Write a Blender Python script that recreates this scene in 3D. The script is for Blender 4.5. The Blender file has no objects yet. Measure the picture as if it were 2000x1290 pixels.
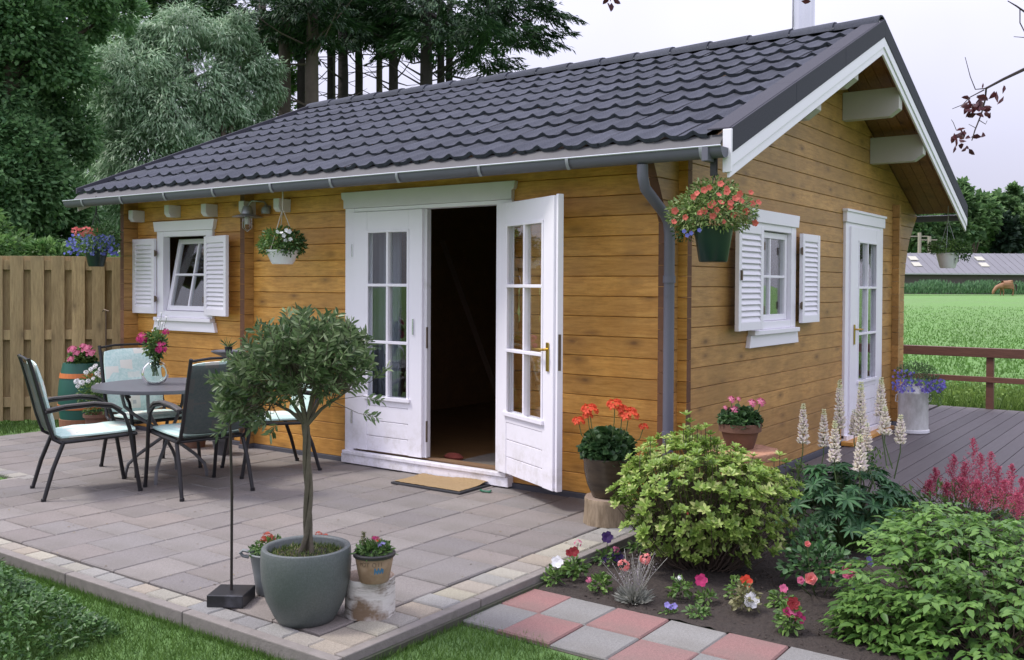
import bpy, bmesh, math, random
import numpy as np
from mathutils import Vector, Matrix
R_ = random.Random(7)
NP = np.random.default_rng(11)
rad = math.radians
sc = bpy.context.scene
col = sc.collection

# ------------------------------------------------------------------ camera
CF = np.array([-0.57523717, 0.81784284, -0.01533921]); CR = np.array([0.81787685, 0.57536608, 0.00559773]); CU = np.array([-0.01340372, 0.00932556, 0.99986668])
CP = np.array([2.78831193, -5.4931051, 1.48104434]); FOC, PX, PY = 1889.0, 1051.4, 586.5
cam_d = bpy.data.cameras.new('camera'); cam = bpy.data.objects.new('camera', cam_d); col.objects.link(cam)
cam.matrix_world = Matrix(((CR[0], CU[0], -CF[0], CP[0]), (CR[1], CU[1], -CF[1], CP[1]), (CR[2], CU[2], -CF[2], CP[2]), (0, 0, 0, 1)))
cam_d.sensor_width = 36; cam_d.lens = FOC/2000*36
cam_d.shift_x = -(PX-1000)/2000; cam_d.shift_y = -(645-PY)/2000
cam_d.clip_start = .05; cam_d.clip_end = 3000
sc.camera = cam
def W(u, v, D):                       # the real place seen at photo point (u, v), D metres deep
    return Vector(CP + D*(CF + CR*(u-PX)/FOC - CU*(v-PY)/FOC))

# ------------------------------------------------------------------ light
SUN_EL, SUN_AZ = rad(58), rad(235)      # azimuth clockwise from +Y
w = bpy.data.worlds.new('World'); sc.world = w; w.use_nodes = True
nt = w.node_tree; nt.nodes.clear()
sky = nt.nodes.new('ShaderNodeTexSky'); sky.sky_type = 'NISHITA'; sky.sun_disc = False
sky.sun_elevation = SUN_EL; sky.sun_rotation = SUN_AZ; sky.dust_density = 3; sky.air_density = 1
mx = nt.nodes.new('ShaderNodeMixRGB'); mx.inputs[0].default_value = .86
tc = nt.nodes.new('ShaderNodeTexCoord'); nz = nt.nodes.new('ShaderNodeTexNoise'); nz.inputs['Scale'].default_value = 2.2; nz.inputs['Detail'].default_value = 4
cr = nt.nodes.new('ShaderNodeValToRGB')
cr.color_ramp.elements[0].position = .3; cr.color_ramp.elements[0].color = (5.15, 5.05, 6.45, 1)
cr.color_ramp.elements[1].position = .7; cr.color_ramp.elements[1].color = (6.5, 6.4, 7.6, 1)
bg = nt.nodes.new('ShaderNodeBackground'); bg.inputs['Strength'].default_value = .105
out = nt.nodes.new('ShaderNodeOutputWorld')
nt.links.new(tc.outputs['Generated'], nz.inputs['Vector']); nt.links.new(nz.outputs['Fac'], cr.inputs[0])
nt.links.new(sky.outputs[0], mx.inputs[1]); nt.links.new(cr.outputs[0], mx.inputs[2])
sx = nt.nodes.new('ShaderNodeSeparateXYZ'); nt.links.new(tc.outputs['Generated'], sx.inputs[0])      # overcast: zenith brighter than horizon
mr = nt.nodes.new('ShaderNodeMapRange'); mr.inputs[1].default_value = 0; mr.inputs[2].default_value = 1; mr.inputs[3].default_value = .92; mr.inputs[4].default_value = 2.9
nt.links.new(sx.outputs[2], mr.inputs[0]); mg = nt.nodes.new('ShaderNodeMixRGB'); mg.blend_type = 'MULTIPLY'; mg.inputs[0].default_value = 1
nt.links.new(mx.outputs[0], mg.inputs[1]); nt.links.new(mr.outputs[0], mg.inputs[2]); nt.links.new(mg.outputs[0], bg.inputs[0]); nt.links.new(bg.outputs[0], out.inputs[0])
sd = bpy.data.lights.new('sun', 'SUN'); so = bpy.data.objects.new('sun', sd); col.objects.link(so)
sd.energy = 2.4; sd.angle = rad(12); sd.color = (1, .96, .9)
sdir = Vector((math.sin(SUN_AZ)*math.cos(SUN_EL), math.cos(SUN_AZ)*math.cos(SUN_EL), math.sin(SUN_EL)))
so.rotation_euler = sdir.to_track_quat('Z', 'Y').to_euler()
sc.view_settings.view_transform = 'Standard'; sc.view_settings.look = 'None'
sc.view_settings.exposure = 0.28; sc.view_settings.gamma = 1

# ------------------------------------------------------------------ materials
MATS = {}
class N:
    def __init__(s, name):
        s.m = bpy.data.materials.new(name); s.m.use_nodes = True; s.t = s.m.node_tree
        s.b = s.t.nodes['Principled BSDF']; s.out = s.t.nodes['Material Output']
    def n(s, typ, **k):
        x = s.t.nodes.new(typ)
        for a, v in k.items():
            if a.startswith('_'): setattr(x, a[1:], v)
            else: x.inputs[a].default_value = v
        return x
    def l(s, a, b): s.t.links.new(a, b)
    def coord(s, scale=(1, 1, 1), kind='Object'):
        tc = s.n('ShaderNodeTexCoord'); mp = s.n('ShaderNodeMapping'); mp.inputs['Scale'].default_value = scale
        s.l(tc.outputs[kind], mp.inputs[0]); return mp.outputs[0]
    def noise(s, vec, scale, detail=4, rough=.55):
        x = s.n('ShaderNodeTexNoise', Scale=scale, Detail=detail, Roughness=rough)
        if vec is not None: s.l(vec, x.inputs['Vector'])
        return x.outputs['Fac']
    def ramp(s, fac, stops):
        x = s.n('ShaderNodeValToRGB'); e = x.color_ramp.elements
        while len(e) > len(stops): e.remove(e[-1])
        while len(e) < len(stops): e.new(1)
        for el, (p, c) in zip(e, stops): el.position = p; el.color = (c[0], c[1], c[2], 1) if not isinstance(c, (int, float)) else (c, c, c, 1)
        s.l(fac, x.inputs[0]); return x.outputs[0]
    def mix(s, f, a, b, typ='MIX'):
        x = s.n('ShaderNodeMixRGB', _blend_type=typ)
        for i, v in ((0, f), (1, a), (2, b)):
            if hasattr(v, 'is_linked'): s.l(v, x.inputs[i])
            elif i == 0: x.inputs[0].default_value = v
            else: x.inputs[i].default_value = (*v, 1) if not isinstance(v, (int, float)) else (v, v, v, 1)
        return x.outputs[0]
    def math(s, op, a, b=0.):
        x = s.n('ShaderNodeMath', _operation=op)
        for i, v in ((0, a), (1, b)):
            if hasattr(v, 'is_linked'): s.l(v, x.inputs[i])
            else: x.inputs[i].default_value = v
        return x.outputs[0]
    def bump(s, h, dist, strength=1.):
        x = s.n('ShaderNodeBump', Strength=strength, Distance=dist); s.l(h, x.inputs['Height']); s.l(x.outputs[0], s.b.inputs['Normal'])
    def base(s, c):
        if hasattr(c, 'is_linked'): s.l(c, s.b.inputs['Base Color'])
        else: s.b.inputs['Base Color'].default_value = (*c, 1)
    def rand(s): return s.n('ShaderNodeObjectInfo').outputs['Random']
    def attr(s, name='rnd'): return s.n('ShaderNodeAttribute', _attribute_name=name).outputs['Fac']

def mat(name, c, rough=.6, metal=0., var=0., scale=8., bump=0., bscale=60., spec=.5, objvar=0., dirt=None):
    if name in MATS: return MATS[name]
    q = N(name); q.b.inputs['Roughness'].default_value = rough; q.b.inputs['Metallic'].default_value = metal
    q.b.inputs['Specular IOR Level'].default_value = spec
    v = q.coord()
    cc = None
    if var > 0:
        f = q.noise(v, scale, 6)
        cc = q.mix(f, tuple(x*(1-var) for x in c), tuple(min(1, x*(1+var)) for x in c))
    if objvar > 0:
        r = q.math('MULTIPLY_ADD', q.rand(), 2*objvar); 
        x = r.node; x.inputs[2].default_value = 1-objvar
        cc = q.mix(1., cc if cc is not None else c, r, 'MULTIPLY')
    if dirt:
        f = q.ramp(q.noise(v, dirt[1], 8, .7), [(dirt[2], 0), (dirt[2]+.2, 1)])
        cc = q.mix(f, cc if cc is not None else c, dirt[0])
    q.base(cc if cc is not None else c)
    if bump > 0: q.bump(q.noise(v, bscale, 5), bump)
    MATS[name] = q.m; return q.m

def wood(name, c1, c2, ck, along, grain=26., weather=None, rough=.5, knots=True, bump=.0012):
    q = N(name); q.b.inputs['Roughness'].default_value = rough
    s = {'x': (.6, 6, 6), 'y': (6, .6, 6), 'z': (6, 6, .6)}[along]
    tc = q.n('ShaderNodeTexCoord'); rnd = q.rand()
    off = q.n('ShaderNodeCombineXYZ'); 
    for i, k in enumerate((17., 31., 11.)): q.l(q.math('MULTIPLY', rnd, k), off.inputs[i])
    ad = q.n('ShaderNodeVectorMath', _operation='ADD'); q.l(tc.outputs['Object'], ad.inputs[0]); q.l(off.outputs[0], ad.inputs[1])
    mp = q.n('ShaderNodeMapping'); mp.inputs['Scale'].default_value = s; q.l(ad.outputs[0], mp.inputs[0]); v = mp.outputs[0]
    g = q.noise(v, grain/2.6, 8, .7); big = q.noise(v, 1.3, 3)
    cc = q.ramp(g, [(.34, tuple(x*.86 for x in c1)), (.5, tuple((x+y)/2 for x, y in zip(c1, c2))), (.64, c2)])
    cc = q.mix(q.ramp(big, [(.35, 0), (.7, .3)]), cc, tuple(x*.62 for x in c1))
    cc = q.mix(1., cc, q.ramp(rnd, [(0, .82), (1, 1.14)]), 'MULTIPLY')
    if knots:
        ks = {'x': (3.2, 5, 7.5), 'y': (5, 3.2, 7.5), 'z': (7.5, 5, 3.2)}[along]
        mk = q.n('ShaderNodeMapping'); mk.inputs['Scale'].default_value = ks; q.l(ad.outputs[0], mk.inputs[0])
        dn = q.n('ShaderNodeTexNoise', Scale=6.); q.l(ad.outputs[0], dn.inputs['Vector'])
        dm = q.mix(.06, mk.outputs[0], dn.outputs['Color'], 'ADD')
        vo = q.n('ShaderNodeTexVoronoi', Scale=1.); q.l(dm, vo.inputs['Vector']); vo.inputs['Randomness'].default_value = 1
        kf = q.ramp(vo.outputs['Distance'], [(.05, 1), (.12, .5), (.30, 0)])
        pick = q.ramp(vo.outputs['Color'], [(.30, 0), (.35, .9)])
        cc = q.mix(q.math('MULTIPLY', kf, pick), cc, ck)
        sm = q.noise(q.coord({'x': (2.6, 2, 9), 'y': (2, 2.6, 9), 'z': (9, 9, 2)}[along]), 1.6, 6, .75)
        cc = q.mix(q.ramp(sm, [(.50, 0), (.70, .55)]), cc, tuple(x*.5 for x in c1))
    if weather:
        wv = q.coord((1, 1, .45)); wf = q.ramp(q.noise(wv, 2.3, 5, .6), [(.42, 0), (.75, .75)])
        cc = q.mix(wf, cc, weather)
    q.base(cc); q.bump(g, bump)
    MATS[name] = q.m; return q.m

def leafmat(name, dark, light, rough=.45, trans=.3, third=None):
    q = N(name); r = q.attr()
    stops = [(0, dark), (1, light)] if third is None else [(0, dark), (.78, light), (1, third)]
    cc = q.ramp(r, stops)
    cc = q.mix(1., cc, q.ramp(q.noise(q.coord(), 1.7, 3), [(.3, .72), (.7, 1.2)]), 'MULTIPLY')
    q.base(cc); q.b.inputs['Roughness'].default_value = rough; q.b.inputs['Specular IOR Level'].default_value = .35
    tr = q.n('ShaderNodeBsdfTranslucent'); q.l(cc, tr.inputs[0])
    ms = q.n('ShaderNodeMixShader', Fac=trans); q.l(q.b.outputs[0], ms.inputs[1]); q.l(tr.outputs[0], ms.inputs[2])
    q.l(ms.outputs[0], q.out.inputs[0]); MATS[name] = q.m; return q.m

def glassmat(name, tint=(.93, .95, .95)):
    q = N(name)
    t = q.n('ShaderNodeBsdfTransparent'); t.inputs[0].default_value = (*tint, 1)
    g = q.n('ShaderNodeBsdfGlossy', Roughness=.01); g.inputs[0].default_value = (1, 1, 1, 1)
    lw = q.n('ShaderNodeLayerWeight', Blend=.5); f2 = q.math('MULTIPLY_ADD', q.math('POWER', lw.outputs['Facing'], 3.5), .8); f2.node.inputs[2].default_value = .045
    bp = q.n('ShaderNodeBump', Strength=.25, Distance=.002); q.l(q.noise(q.coord(), 5, 2), bp.inputs['Height']); q.l(bp.outputs[0], g.inputs['Normal'])
    ms = q.n('ShaderNodeMixShader'); q.l(f2, ms.inputs[0]); q.l(t.outputs[0], ms.inputs[1]); q.l(g.outputs[0], ms.inputs[2])
    q.l(ms.outputs[0], q.out.inputs[0]); MATS[name] = q.m; return q.m

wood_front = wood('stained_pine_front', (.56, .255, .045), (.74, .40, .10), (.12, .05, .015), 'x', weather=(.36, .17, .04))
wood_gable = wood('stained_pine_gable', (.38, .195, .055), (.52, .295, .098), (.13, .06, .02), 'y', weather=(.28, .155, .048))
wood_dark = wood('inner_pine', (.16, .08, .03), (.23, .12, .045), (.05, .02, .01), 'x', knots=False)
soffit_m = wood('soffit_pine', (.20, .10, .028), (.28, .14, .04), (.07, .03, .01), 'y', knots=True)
end_m = mat('log_end_brown', (.115, .048, .022), .75, var=.35, scale=30, bump=.002, bscale=90, objvar=.15)
end_front = end_m
fence_m = wood('impregnated_fence', (.34, .24, .115), (.50, .37, .19), (.12, .08, .04), 'z', rough=.8, weather=(.24, .19, .10))
white = mat('white_paint', (.82, .795, .855), .38, var=.03, scale=3, bump=.0006, bscale=40, dirt=((.62, .62, .62), 7, .68))
_q = MATS['white_paint']; _t = _q.node_tree; _b = _t.nodes['Principled BSDF']; _src = _b.inputs['Base Color'].links[0].from_socket
_tc = _t.nodes.new('ShaderNodeTexCoord'); _sp = _t.nodes.new('ShaderNodeSeparateXYZ'); _t.links.new(_tc.outputs['Object'], _sp.inputs[0])
_n = _t.nodes.new('ShaderNodeTexNoise'); _n.inputs['Scale'].default_value = 11; _n.inputs['Detail'].default_value = 8; _n.inputs['Roughness'].default_value = .7; _t.links.new(_tc.outputs['Object'], _n.inputs['Vector'])
_m = _t.nodes.new('ShaderNodeMapRange'); _m.inputs[1].default_value = .10; _m.inputs[2].default_value = .55; _m.inputs[3].default_value = .85; _m.inputs[4].default_value = 0; _t.links.new(_sp.outputs[2], _m.inputs[0])
_r = _t.nodes.new('ShaderNodeValToRGB'); _r.color_ramp.elements[0].position = .45; _r.color_ramp.elements[1].position = .75; _t.links.new(_n.outputs['Fac'], _r.inputs[0])
_k = _t.nodes.new('ShaderNodeMath'); _k.operation = 'MULTIPLY'; _t.links.new(_m.outputs[0], _k.inputs[0]); _t.links.new(_r.outputs[0], _k.inputs[1])
_x = _t.nodes.new('ShaderNodeMixRGB'); _x.inputs[2].default_value = (.46, .43, .37, 1); _t.links.new(_k.outputs[0], _x.inputs[0]); _t.links.new(_src, _x.inputs[1]); _t.links.new(_x.outputs[0], _b.inputs['Base Color'])
white_aged = mat('white_paint_aged', (.66, .64, .68), .5, var=.08, scale=6, bump=.001, bscale=50, dirt=((.46, .45, .43), 5, .6))
q = N('granulated_roof_tile'); v = q.coord()
cc = q.ramp(q.noise(v, 150, 4, .9), [(.32, (.043, .046, .058)), (.5, (.075, .080, .102)), (.68, (.115, .122, .15))])
cc = q.mix(q.ramp(q.noise(v, 2.4, 6, .7), [(.45, 0), (.75, .45)]), cc, (.075, .078, .076)); cc = q.mix(1., cc, q.ramp(q.rand(), [(0, .84), (1, 1.14)]), 'MULTIPLY')
q.base(cc); q.b.inputs['Roughness'].default_value = .95; q.b.inputs['Specular IOR Level'].default_value = .1; q.bump(q.noise(v, 170, 4, .8), .005); tile_m = q.m
trim_m = mat('granulated_verge', (.048, .048, .062), .8, var=.3, scale=240, bump=.0015, bscale=400, spec=.3)
flash_m = mat('eave_flashing', (.085, .083, .09), .7, var=.15, scale=20)
zinc = mat('grey_gutter', (.125, .125, .16), .5, var=.12, scale=6, spec=.4, dirt=((.09, .09, .10), 9, .6))
zinc_edge = mat('gutter_bead', (.45, .47, .52), .3, metal=.4)
plinth_m = mat('plinth_grey', (.075, .075, .09), .8, var=.2, scale=12, bump=.002)
glass = glassmat('window_glass'); 
brass = mat('brass', (.55, .36, .09), .28, metal=1.)
steel = mat('stainless', (.62, .63, .65), .22, metal=1., var=.05)
hinge_m = mat('rusty_hinge', (.16, .12, .09), .6, metal=.5, var=.4, scale=40)
black_m = mat('black_metal', (.018, .018, .020), .45, spec=.5)
chair_m = mat('charcoal_aluminium', (.017, .016, .018), .42, var=.1, spec=.35)
arm_m = mat('armrest_plastic', (.075, .068, .066), .45)
terra = mat('terracotta', (.14, .070, .046), .85, var=.25, scale=14, bump=.002, dirt=((.22, .19, .15), 9, .6))
soil = mat('dark_soil', (.035, .026, .021), .95, var=.5, scale=40, bump=.02, bscale=45)
dkgreen = mat('dark_green_plastic', (.004, .022, .019), .3, var=.1)
wplastic = mat('white_plastic', (.72, .72, .75), .4, var=.04)

# ------------------------------------------------------------------ object helpers
def link(name, me, m, parent=None):
    o = bpy.data.objects.new(name, me); col.objects.link(o)
    if m is not None and not me.materials:
        for x in (m if isinstance(m, (list, tuple)) else [m]): me.materials.append(x)
    if parent is not None: o.parent = parent
    return o
def tag(o, label, cat, group=None, kind=None):
    if label: o['label'] = label
    if cat: o['category'] = cat
    if group: o['group'] = group
    if kind: o['kind'] = kind
    return o
def empty(name, loc=(0, 0, 0), rz=0., label=None, cat=None, group=None):
    o = bpy.data.objects.new(name, None); col.objects.link(o); o.location = loc; o.rotation_euler[2] = rz
    o.empty_display_size = .1
    return tag(o, label, cat, group)
def copy_tree(o, parent=None):
    c = o.copy(); col.objects.link(c); c.parent = parent
    for ch in list(o.children): copy_tree(ch, c)
    return c
class MB:
    def __init__(s): s.v = []; s.f = []; s.m = []; s.cur = 0
    def add(s, v, f, mi=None):
        k = len(s.v); s.v += [tuple(x) for x in v]; s.f += [tuple(i+k for i in q) for q in f]
        s.m += [s.cur if mi is None else mi]*len(f); return s
    def box(s, x0, x1, y0, y1, z0, z1, M=None):
        v = [Vector((x, y, z)) for x in (x0, x1) for y in (y0, y1) for z in (z0, z1)]
        if M is not None: v = [M @ p for p in v]
        return s.add(v, [(0, 1, 3, 2), (4, 6, 7, 5), (0, 4, 5, 1), (2, 3, 7, 6), (0, 2, 6, 4), (1, 5, 7, 3)])
    def bar(s, a, b, w, h, up=(0, 0, 1)):       # box along a-b, w across, h along up
        a, b = Vector(a), Vector(b); d = (b-a).normalized(); up = Vector(up); x = d.cross(up).normalized(); u = x.cross(d)
        v = [p + x*sx*w/2 + u*sz*h/2 for p in (a, b) for sx in (-1, 1) for sz in (-1, 1)]
        return s.add(v, [(0, 1, 3, 2), (4, 6, 7, 5), (0, 4, 5, 1), (2, 3, 7, 6), (0, 2, 6, 4), (1, 5, 7, 3)])
    def tube(s, pts, r, n=8, cap=True):
        pts = [Vector(p) for p in pts]; rs = r if isinstance(r, (list, tuple)) else [r]*len(pts)
        V = []; prev = None
        for i, p in enumerate(pts):
            d = (pts[min(i+1, len(pts)-1)] - pts[max(i-1, 0)]).normalized()
            if prev is None: x = d.orthogonal().normalized()
            else: x = (prev - d*prev.dot(d)).normalized()
            prev = x; y = d.cross(x)
            V += [p + (x*math.cos(2*math.pi*j/n) + y*math.sin(2*math.pi*j/n))*rs[i] for j in range(n)]
        F = [(i*n+j, i*n+(j+1) % n, (i+1)*n+(j+1) % n, (i+1)*n+j) for i in range(len(pts)-1) for j in range(n)]
        if cap: F += [tuple(range(n))[::-1], tuple((len(pts)-1)*n+j for j in range(n))]
        return s.add(V, F)
    def lathe(s, prof, n=24, cx=0, cy=0, cz=0, sx=1., sy=1.):
        V = [(cx+r*sx*math.cos(2*math.pi*j/n), cy+r*sy*math.sin(2*math.pi*j/n), cz+z) for r, z in prof for j in range(n)]
        F = [(i*n+j, i*n+(j+1) % n, (i+1)*n+(j+1) % n, (i+1)*n+j) for i in range(len(prof)-1) for j in range(n)]
        if prof[0][0] > 1e-4: F.append(tuple(range(n))[::-1])
        if prof[-1][0] > 1e-4: F.append(tuple((len(prof)-1)*n+j for j in range(n)))
        return s.add(V, F)
    def prism(s, poly, a0, a1, axis='x'):         # poly in the plane across axis
        def P(a, p): return {'x': (a, p[0], p[1]), 'y': (p[0], a, p[1]), 'z': (p[0], p[1], a)}[axis]
        n = len(poly); V = [P(a0, p) for p in poly] + [P(a1, p) for p in poly]
        return s.add(V, [tuple(range(n))[::-1], tuple(range(n, 2*n))] + [(i, (i+1) % n, n+(i+1) % n, n+i) for i in range(n)])
    def mesh(s, name):
        me = bpy.data.meshes.new(name); me.from_pydata(s.v, [], s.f); 
        if any(s.m): me.polygons.foreach_set('material_index', s.m)
        return me
    def build(s, name, m, parent=None, smooth=False, bevel=0., fixn=True):
        me = s.mesh(name)
        if fixn:
            bm = bmesh.new(); bm.from_mesh(me); bmesh.ops.recalc_face_normals(bm, faces=bm.faces); bm.to_mesh(me); bm.free()
        o = link(name, me, m, parent)
        if smooth:
            me.polygons.foreach_set('use_smooth', [True]*len(me.polygons))
            try: me.set_sharp_from_angle(angle=rad(45))
            except Exception: pass
        if bevel > 0:
            md = o.modifiers.new('edge', 'BEVEL'); md.width = bevel; md.segments = 2; md.limit_method = 'ANGLE'
        return o
def pydata(name, V, F, m, parent=None, rnd=None, smooth=False):
    me = bpy.data.meshes.new(name); V = np.asarray(V, dtype=np.float32); F = np.asarray(F, dtype=np.int32)
    me.vertices.add(len(V)); me.vertices.foreach_set('co', V.ravel())
    k = F.shape[1]; me.loops.add(F.size); me.loops.foreach_set('vertex_index', F.ravel())
    me.polygons.add(len(F)); me.polygons.foreach_set('loop_start', np.arange(0, F.size, k, dtype=np.int32))
    try: me.polygons.foreach_set('loop_total', np.full(len(F), k, dtype=np.int32))
    except Exception: pass
    if smooth: me.polygons.foreach_set('use_smooth', np.ones(len(F), dtype=bool))
    if rnd is not None:
        a = me.attributes.new('rnd', 'FLOAT', 'POINT'); a.data.foreach_set('value', np.asarray(rnd, dtype=np.float32))
    me.update(); me.validate()
    return link(name, me, m, parent)
def unit(a): return a/np.maximum(np.linalg.norm(a, axis=1, keepdims=True), 1e-9)
def leaf_arrays(P, A, Nn, L, Wd, fold=.25, simple=False, droop=.1, rnd=None):
    n = len(P); A = unit(A); S = unit(np.cross(A, Nn)); Up = np.cross(S, A)
    L = np.broadcast_to(np.asarray(L, float).reshape(-1, 1), (n, 1)); Wd = np.broadcast_to(np.asarray(Wd, float).reshape(-1, 1), (n, 1))
    r = NP.random(n) if rnd is None else rnd
    if simple:
        V = np.stack([P, P+A*L*.5-S*Wd*.5, P+A*L-Up*L*droop, P+A*L*.5+S*Wd*.5], 1).reshape(-1, 3)
        F = (np.arange(n)[:, None]*4+np.array([[0, 1, 2, 3]])); return V, F, np.repeat(r, 4)
    m = P+A*L*.55-Up*Wd*fold*.5; lft = P+A*L*.45-S*Wd*.5+Up*Wd*fold*.5; rgt = P+A*L*.45+S*Wd*.5+Up*Wd*fold*.5; t = P+A*L-Up*L*droop
    l2 = P+A*L*.78-S*Wd*.34+Up*(Wd*fold*.3-L*droop*.5); r2 = P+A*L*.78+S*Wd*.34+Up*(Wd*fold*.3-L*droop*.5)
    V = np.stack([P, lft, l2, t, r2, rgt, m], 1).reshape(-1, 3); b = np.arange(n)[:, None]*7
    F = np.concatenate([b+np.array([[0, 6, 3, 2, 1]]), b+np.array([[0, 5, 4, 3, 6]])], 0)
    return V, F, np.repeat(r, 7)
def leaves(name, P, A, Nn, L, Wd, m, parent=None, **k):
    V, F, r = leaf_arrays(np.asarray(P, float), np.asarray(A, float), np.asarray(Nn, float), L, Wd, **k)
    return pydata(name, V, F, m, parent, r)
def rdir(n):
    return unit(NP.normal(size=(n, 3)))
def jit(a): return R_.uniform(-a, a)

# ================================================================== SETTING: terrain
def gz(x, y):                          # ground height: flat garden, meadow that rises very slightly far away
    d = max(0., y-9.)
    return -.022 - .128*min(1, max(0, (y-6.9)/.6)) + (.0085*d if d < 95 else .0085*95+.0002*(d-95))
q = N('ground_green'); v = q.coord()
a = q.noise(v, .22, 4); b = q.noise(v, 3.5, 6, .7); c2 = q.noise(q.coord((1, .25, 1)), .35, 5, .6)
cc = q.mix(q.ramp(b, [(.3, 0), (.75, 1)]), (.095, .21, .042), (.16, .31, .08))
cc = q.mix(q.ramp(c2, [(.42, 0), (.62, .85)]), cc, (.13, .235, .07))
q.base(cc); q.b.inputs['Roughness'].default_value = .9; q.bump(q.noise(v, 14, 6, .7), .06); ground_m = q.m
xs = list(np.linspace(-40, 40, 41)); xs = [-900, -400, -200, -100, -65]+xs+[65, 100, 200, 400, 900]
ys = [-600, -200, -60, -25, -12, -7, -4, -2, 0, 2, 4, 6, 6.9, 7.2, 7.5, 8.2, 9, 11, 15, 22, 32, 45, 60, 80, 104, 140, 200, 320, 600, 1200]
V = [(x, y, gz(x, y)) for y in ys for x in xs]; nx = len(xs)
F = [(j*nx+i, j*nx+i+1, (j+1)*nx+i+1, (j+1)*nx+i) for j in range(len(ys)-1) for i in range(nx-1)]
g = pydata('ground', V, F, ground_m, smooth=True); g['kind'] = 'structure'

# ---- soil bed
bed = MB(); poly = [(.02, -.5), (.35, -.42), (.12, .3), (.12, 3.2), (1.66, 1.3), (2.6, .6), (3.4, -.6), (3.4, -2.6), (2.6, -1.53), (.05, -1.46)]
nb = 70; V = []; F = []
for j in range(nb+1):
    for i in range(nb+1):
        x = .035+3.4*i/nb; y = -1.655+4.7*j/nb
        V.append((x, y, -.010+(.018 if j > 3 else .004)*math.sin(x*9+y*4)*math.cos(y*7)+R_.uniform(0, .016)))
F = [(j*(nb+1)+i, j*(nb+1)+i+1, (j+1)*(nb+1)+i+1, (j+1)*(nb+1)+i) for j in range(nb) for i in range(nb)]
o = pydata('flower_bed_soil', V, F, soil, smooth=True); o['kind'] = 'structure'
# crumbs of earth
n = 2600; P = np.stack([NP.uniform(.05, 2.2, n), NP.uniform(-1.62, -.3, n), np.full(n, -.004)], 1)
cm = MB()
for p in P:
    r = R_.uniform(.003, .011); d = [Vector((jit(1), jit(1), jit(1))).normalized()*r for _ in range(4)]
    cm.add([Vector(p)+k for k in d], [(0, 1, 2), (0, 2, 3), (0, 3, 1), (1, 3, 2)])
o = cm.build('soil_crumbs', mat('soil_crumb', (.055, .042, .034), .95, var=.5, scale=30), fixn=False); o['kind'] = 'stuff'; tag(o, 'dark crumbs of earth strewn over the flower bed', 'soil')

# ================================================================== patio
def paver_mat(name, cols, bump=.0018):
    q = N(name); v = q.coord(); r = q.rand()
    cc = q.ramp(r, [(i/(len(cols)-1), c) for i, c in enumerate(cols)])
    cc = q.mix(1., cc, q.ramp(q.noise(v, 190, 3, .8), [(.3, .68), (.7, 1.32)]), 'MULTIPLY')
    cc = q.mix(q.ramp(q.noise(v, 3.3, 6, .6), [(.42, 0), (.7, .5)]), cc, (.13, .118, .10))
    q.base(cc); q.b.inputs['Roughness'].default_value = .85; q.bump(q.noise(v, 240, 4), bump); MATS[name] = q.m; return q.m
paver_m = paver_mat('concrete_paver', [(0.160, 0.144, 0.136), (0.191, 0.168, 0.156), (0.176, 0.164, 0.160), (0.222, 0.201, 0.186), (0.156, 0.144, 0.143), (0.215, 0.186, 0.168), (0.187, 0.176, 0.172)])
cobble_m = paver_mat('cobble', [(0.216, 0.208, 0.200), (0.280, 0.260, 0.200), (0.192, 0.196, 0.208), (0.288, 0.244, 0.188), (0.240, 0.236, 0.224), (0.336, 0.312, 0.248), (0.176, 0.172, 0.176)])
kerb_m = mat('kerb_concrete', (.20, .18, .165), .9, var=.25, scale=25, bump=.003, bscale=150, dirt=((.12, .12, .09), 6, .55))
pt = MB().box(-6.62, .075, -2.94, .3, -.12, .012).build('patio', mat('joint_sand', (.062, .060, .045), .95, var=.4, scale=14, dirt=((.035, .055, .02), 5, .5))); pt['kind'] = 'structure'
def block(w, l, h, b=.006, wob=.002):
    j = lambda: R_.uniform(-wob, wob)
    V = [(-w/2+j(), -l/2+j(), 0), (w/2+j(), -l/2+j(), 0), (w/2+j(), l/2+j(), 0), (-w/2+j(), l/2+j(), 0)]
    V2 = [(x, y, h-b) for x, y, z in V]; V3 = [(x*(1-2*b/w), y*(1-2*b/l), h+j()*.5) for x, y, z in V]
    F = [(0, 1, 5, 4), (1, 2, 6, 5), (2, 3, 7, 6), (3, 0, 4, 7), (4, 5, 9, 8), (5, 6, 10, 9), (6, 7, 11, 10), (7, 4, 8, 11), (8, 9, 10, 11)]
    return V+V2+V3, F
bcache = {}
def piece(name, w, l, h, x, y, z, m, parent, rz=0.):
    k = (name, round(w, 3), round(l, 3), R_.randrange(3), m.name)
    if k not in bcache:
        v, f = block(w-.006, l-.006, h); me = bpy.data.meshes.new(name); me.from_pydata(v, [], f); me.materials.append(m); bcache[k] = me
    o = bpy.data.objects.new(name, bcache[k]); col.objects.link(o); o.parent = parent
    o.location = (x, y, z+R_.uniform(-.0025, .0025)); o.rotation_euler = (jit(.004), jit(.004), rz+jit(.004)); return o
# courses run towards the wall (along Y), 0.30 wide
def in_hole(x, y): return x < -4.32 and -2.62 < y < -1.80
xk = -.205
while xk > -6.4:
    y = -2.78+R_.choice([0, -.0]); first = True
    while y < -.01:
        l = R_.choice([.3, .3, .4, .2, .3]) if not first else R_.choice([.2, .3, .4]); first = False
        if y+l > -.005: l = round(-.005-y, 2)
        if y+l > -.12 and y+l < -.006: l = round(-.005-y, 2)
        if l > .05:
            xc, yc = xk-.15, y+l/2
            if not in_hole(xc, yc):
                piece('paver', .30, l, .045, xc, yc, .0, paver_m, pt)
        y += l
    xk -= .30
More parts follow.
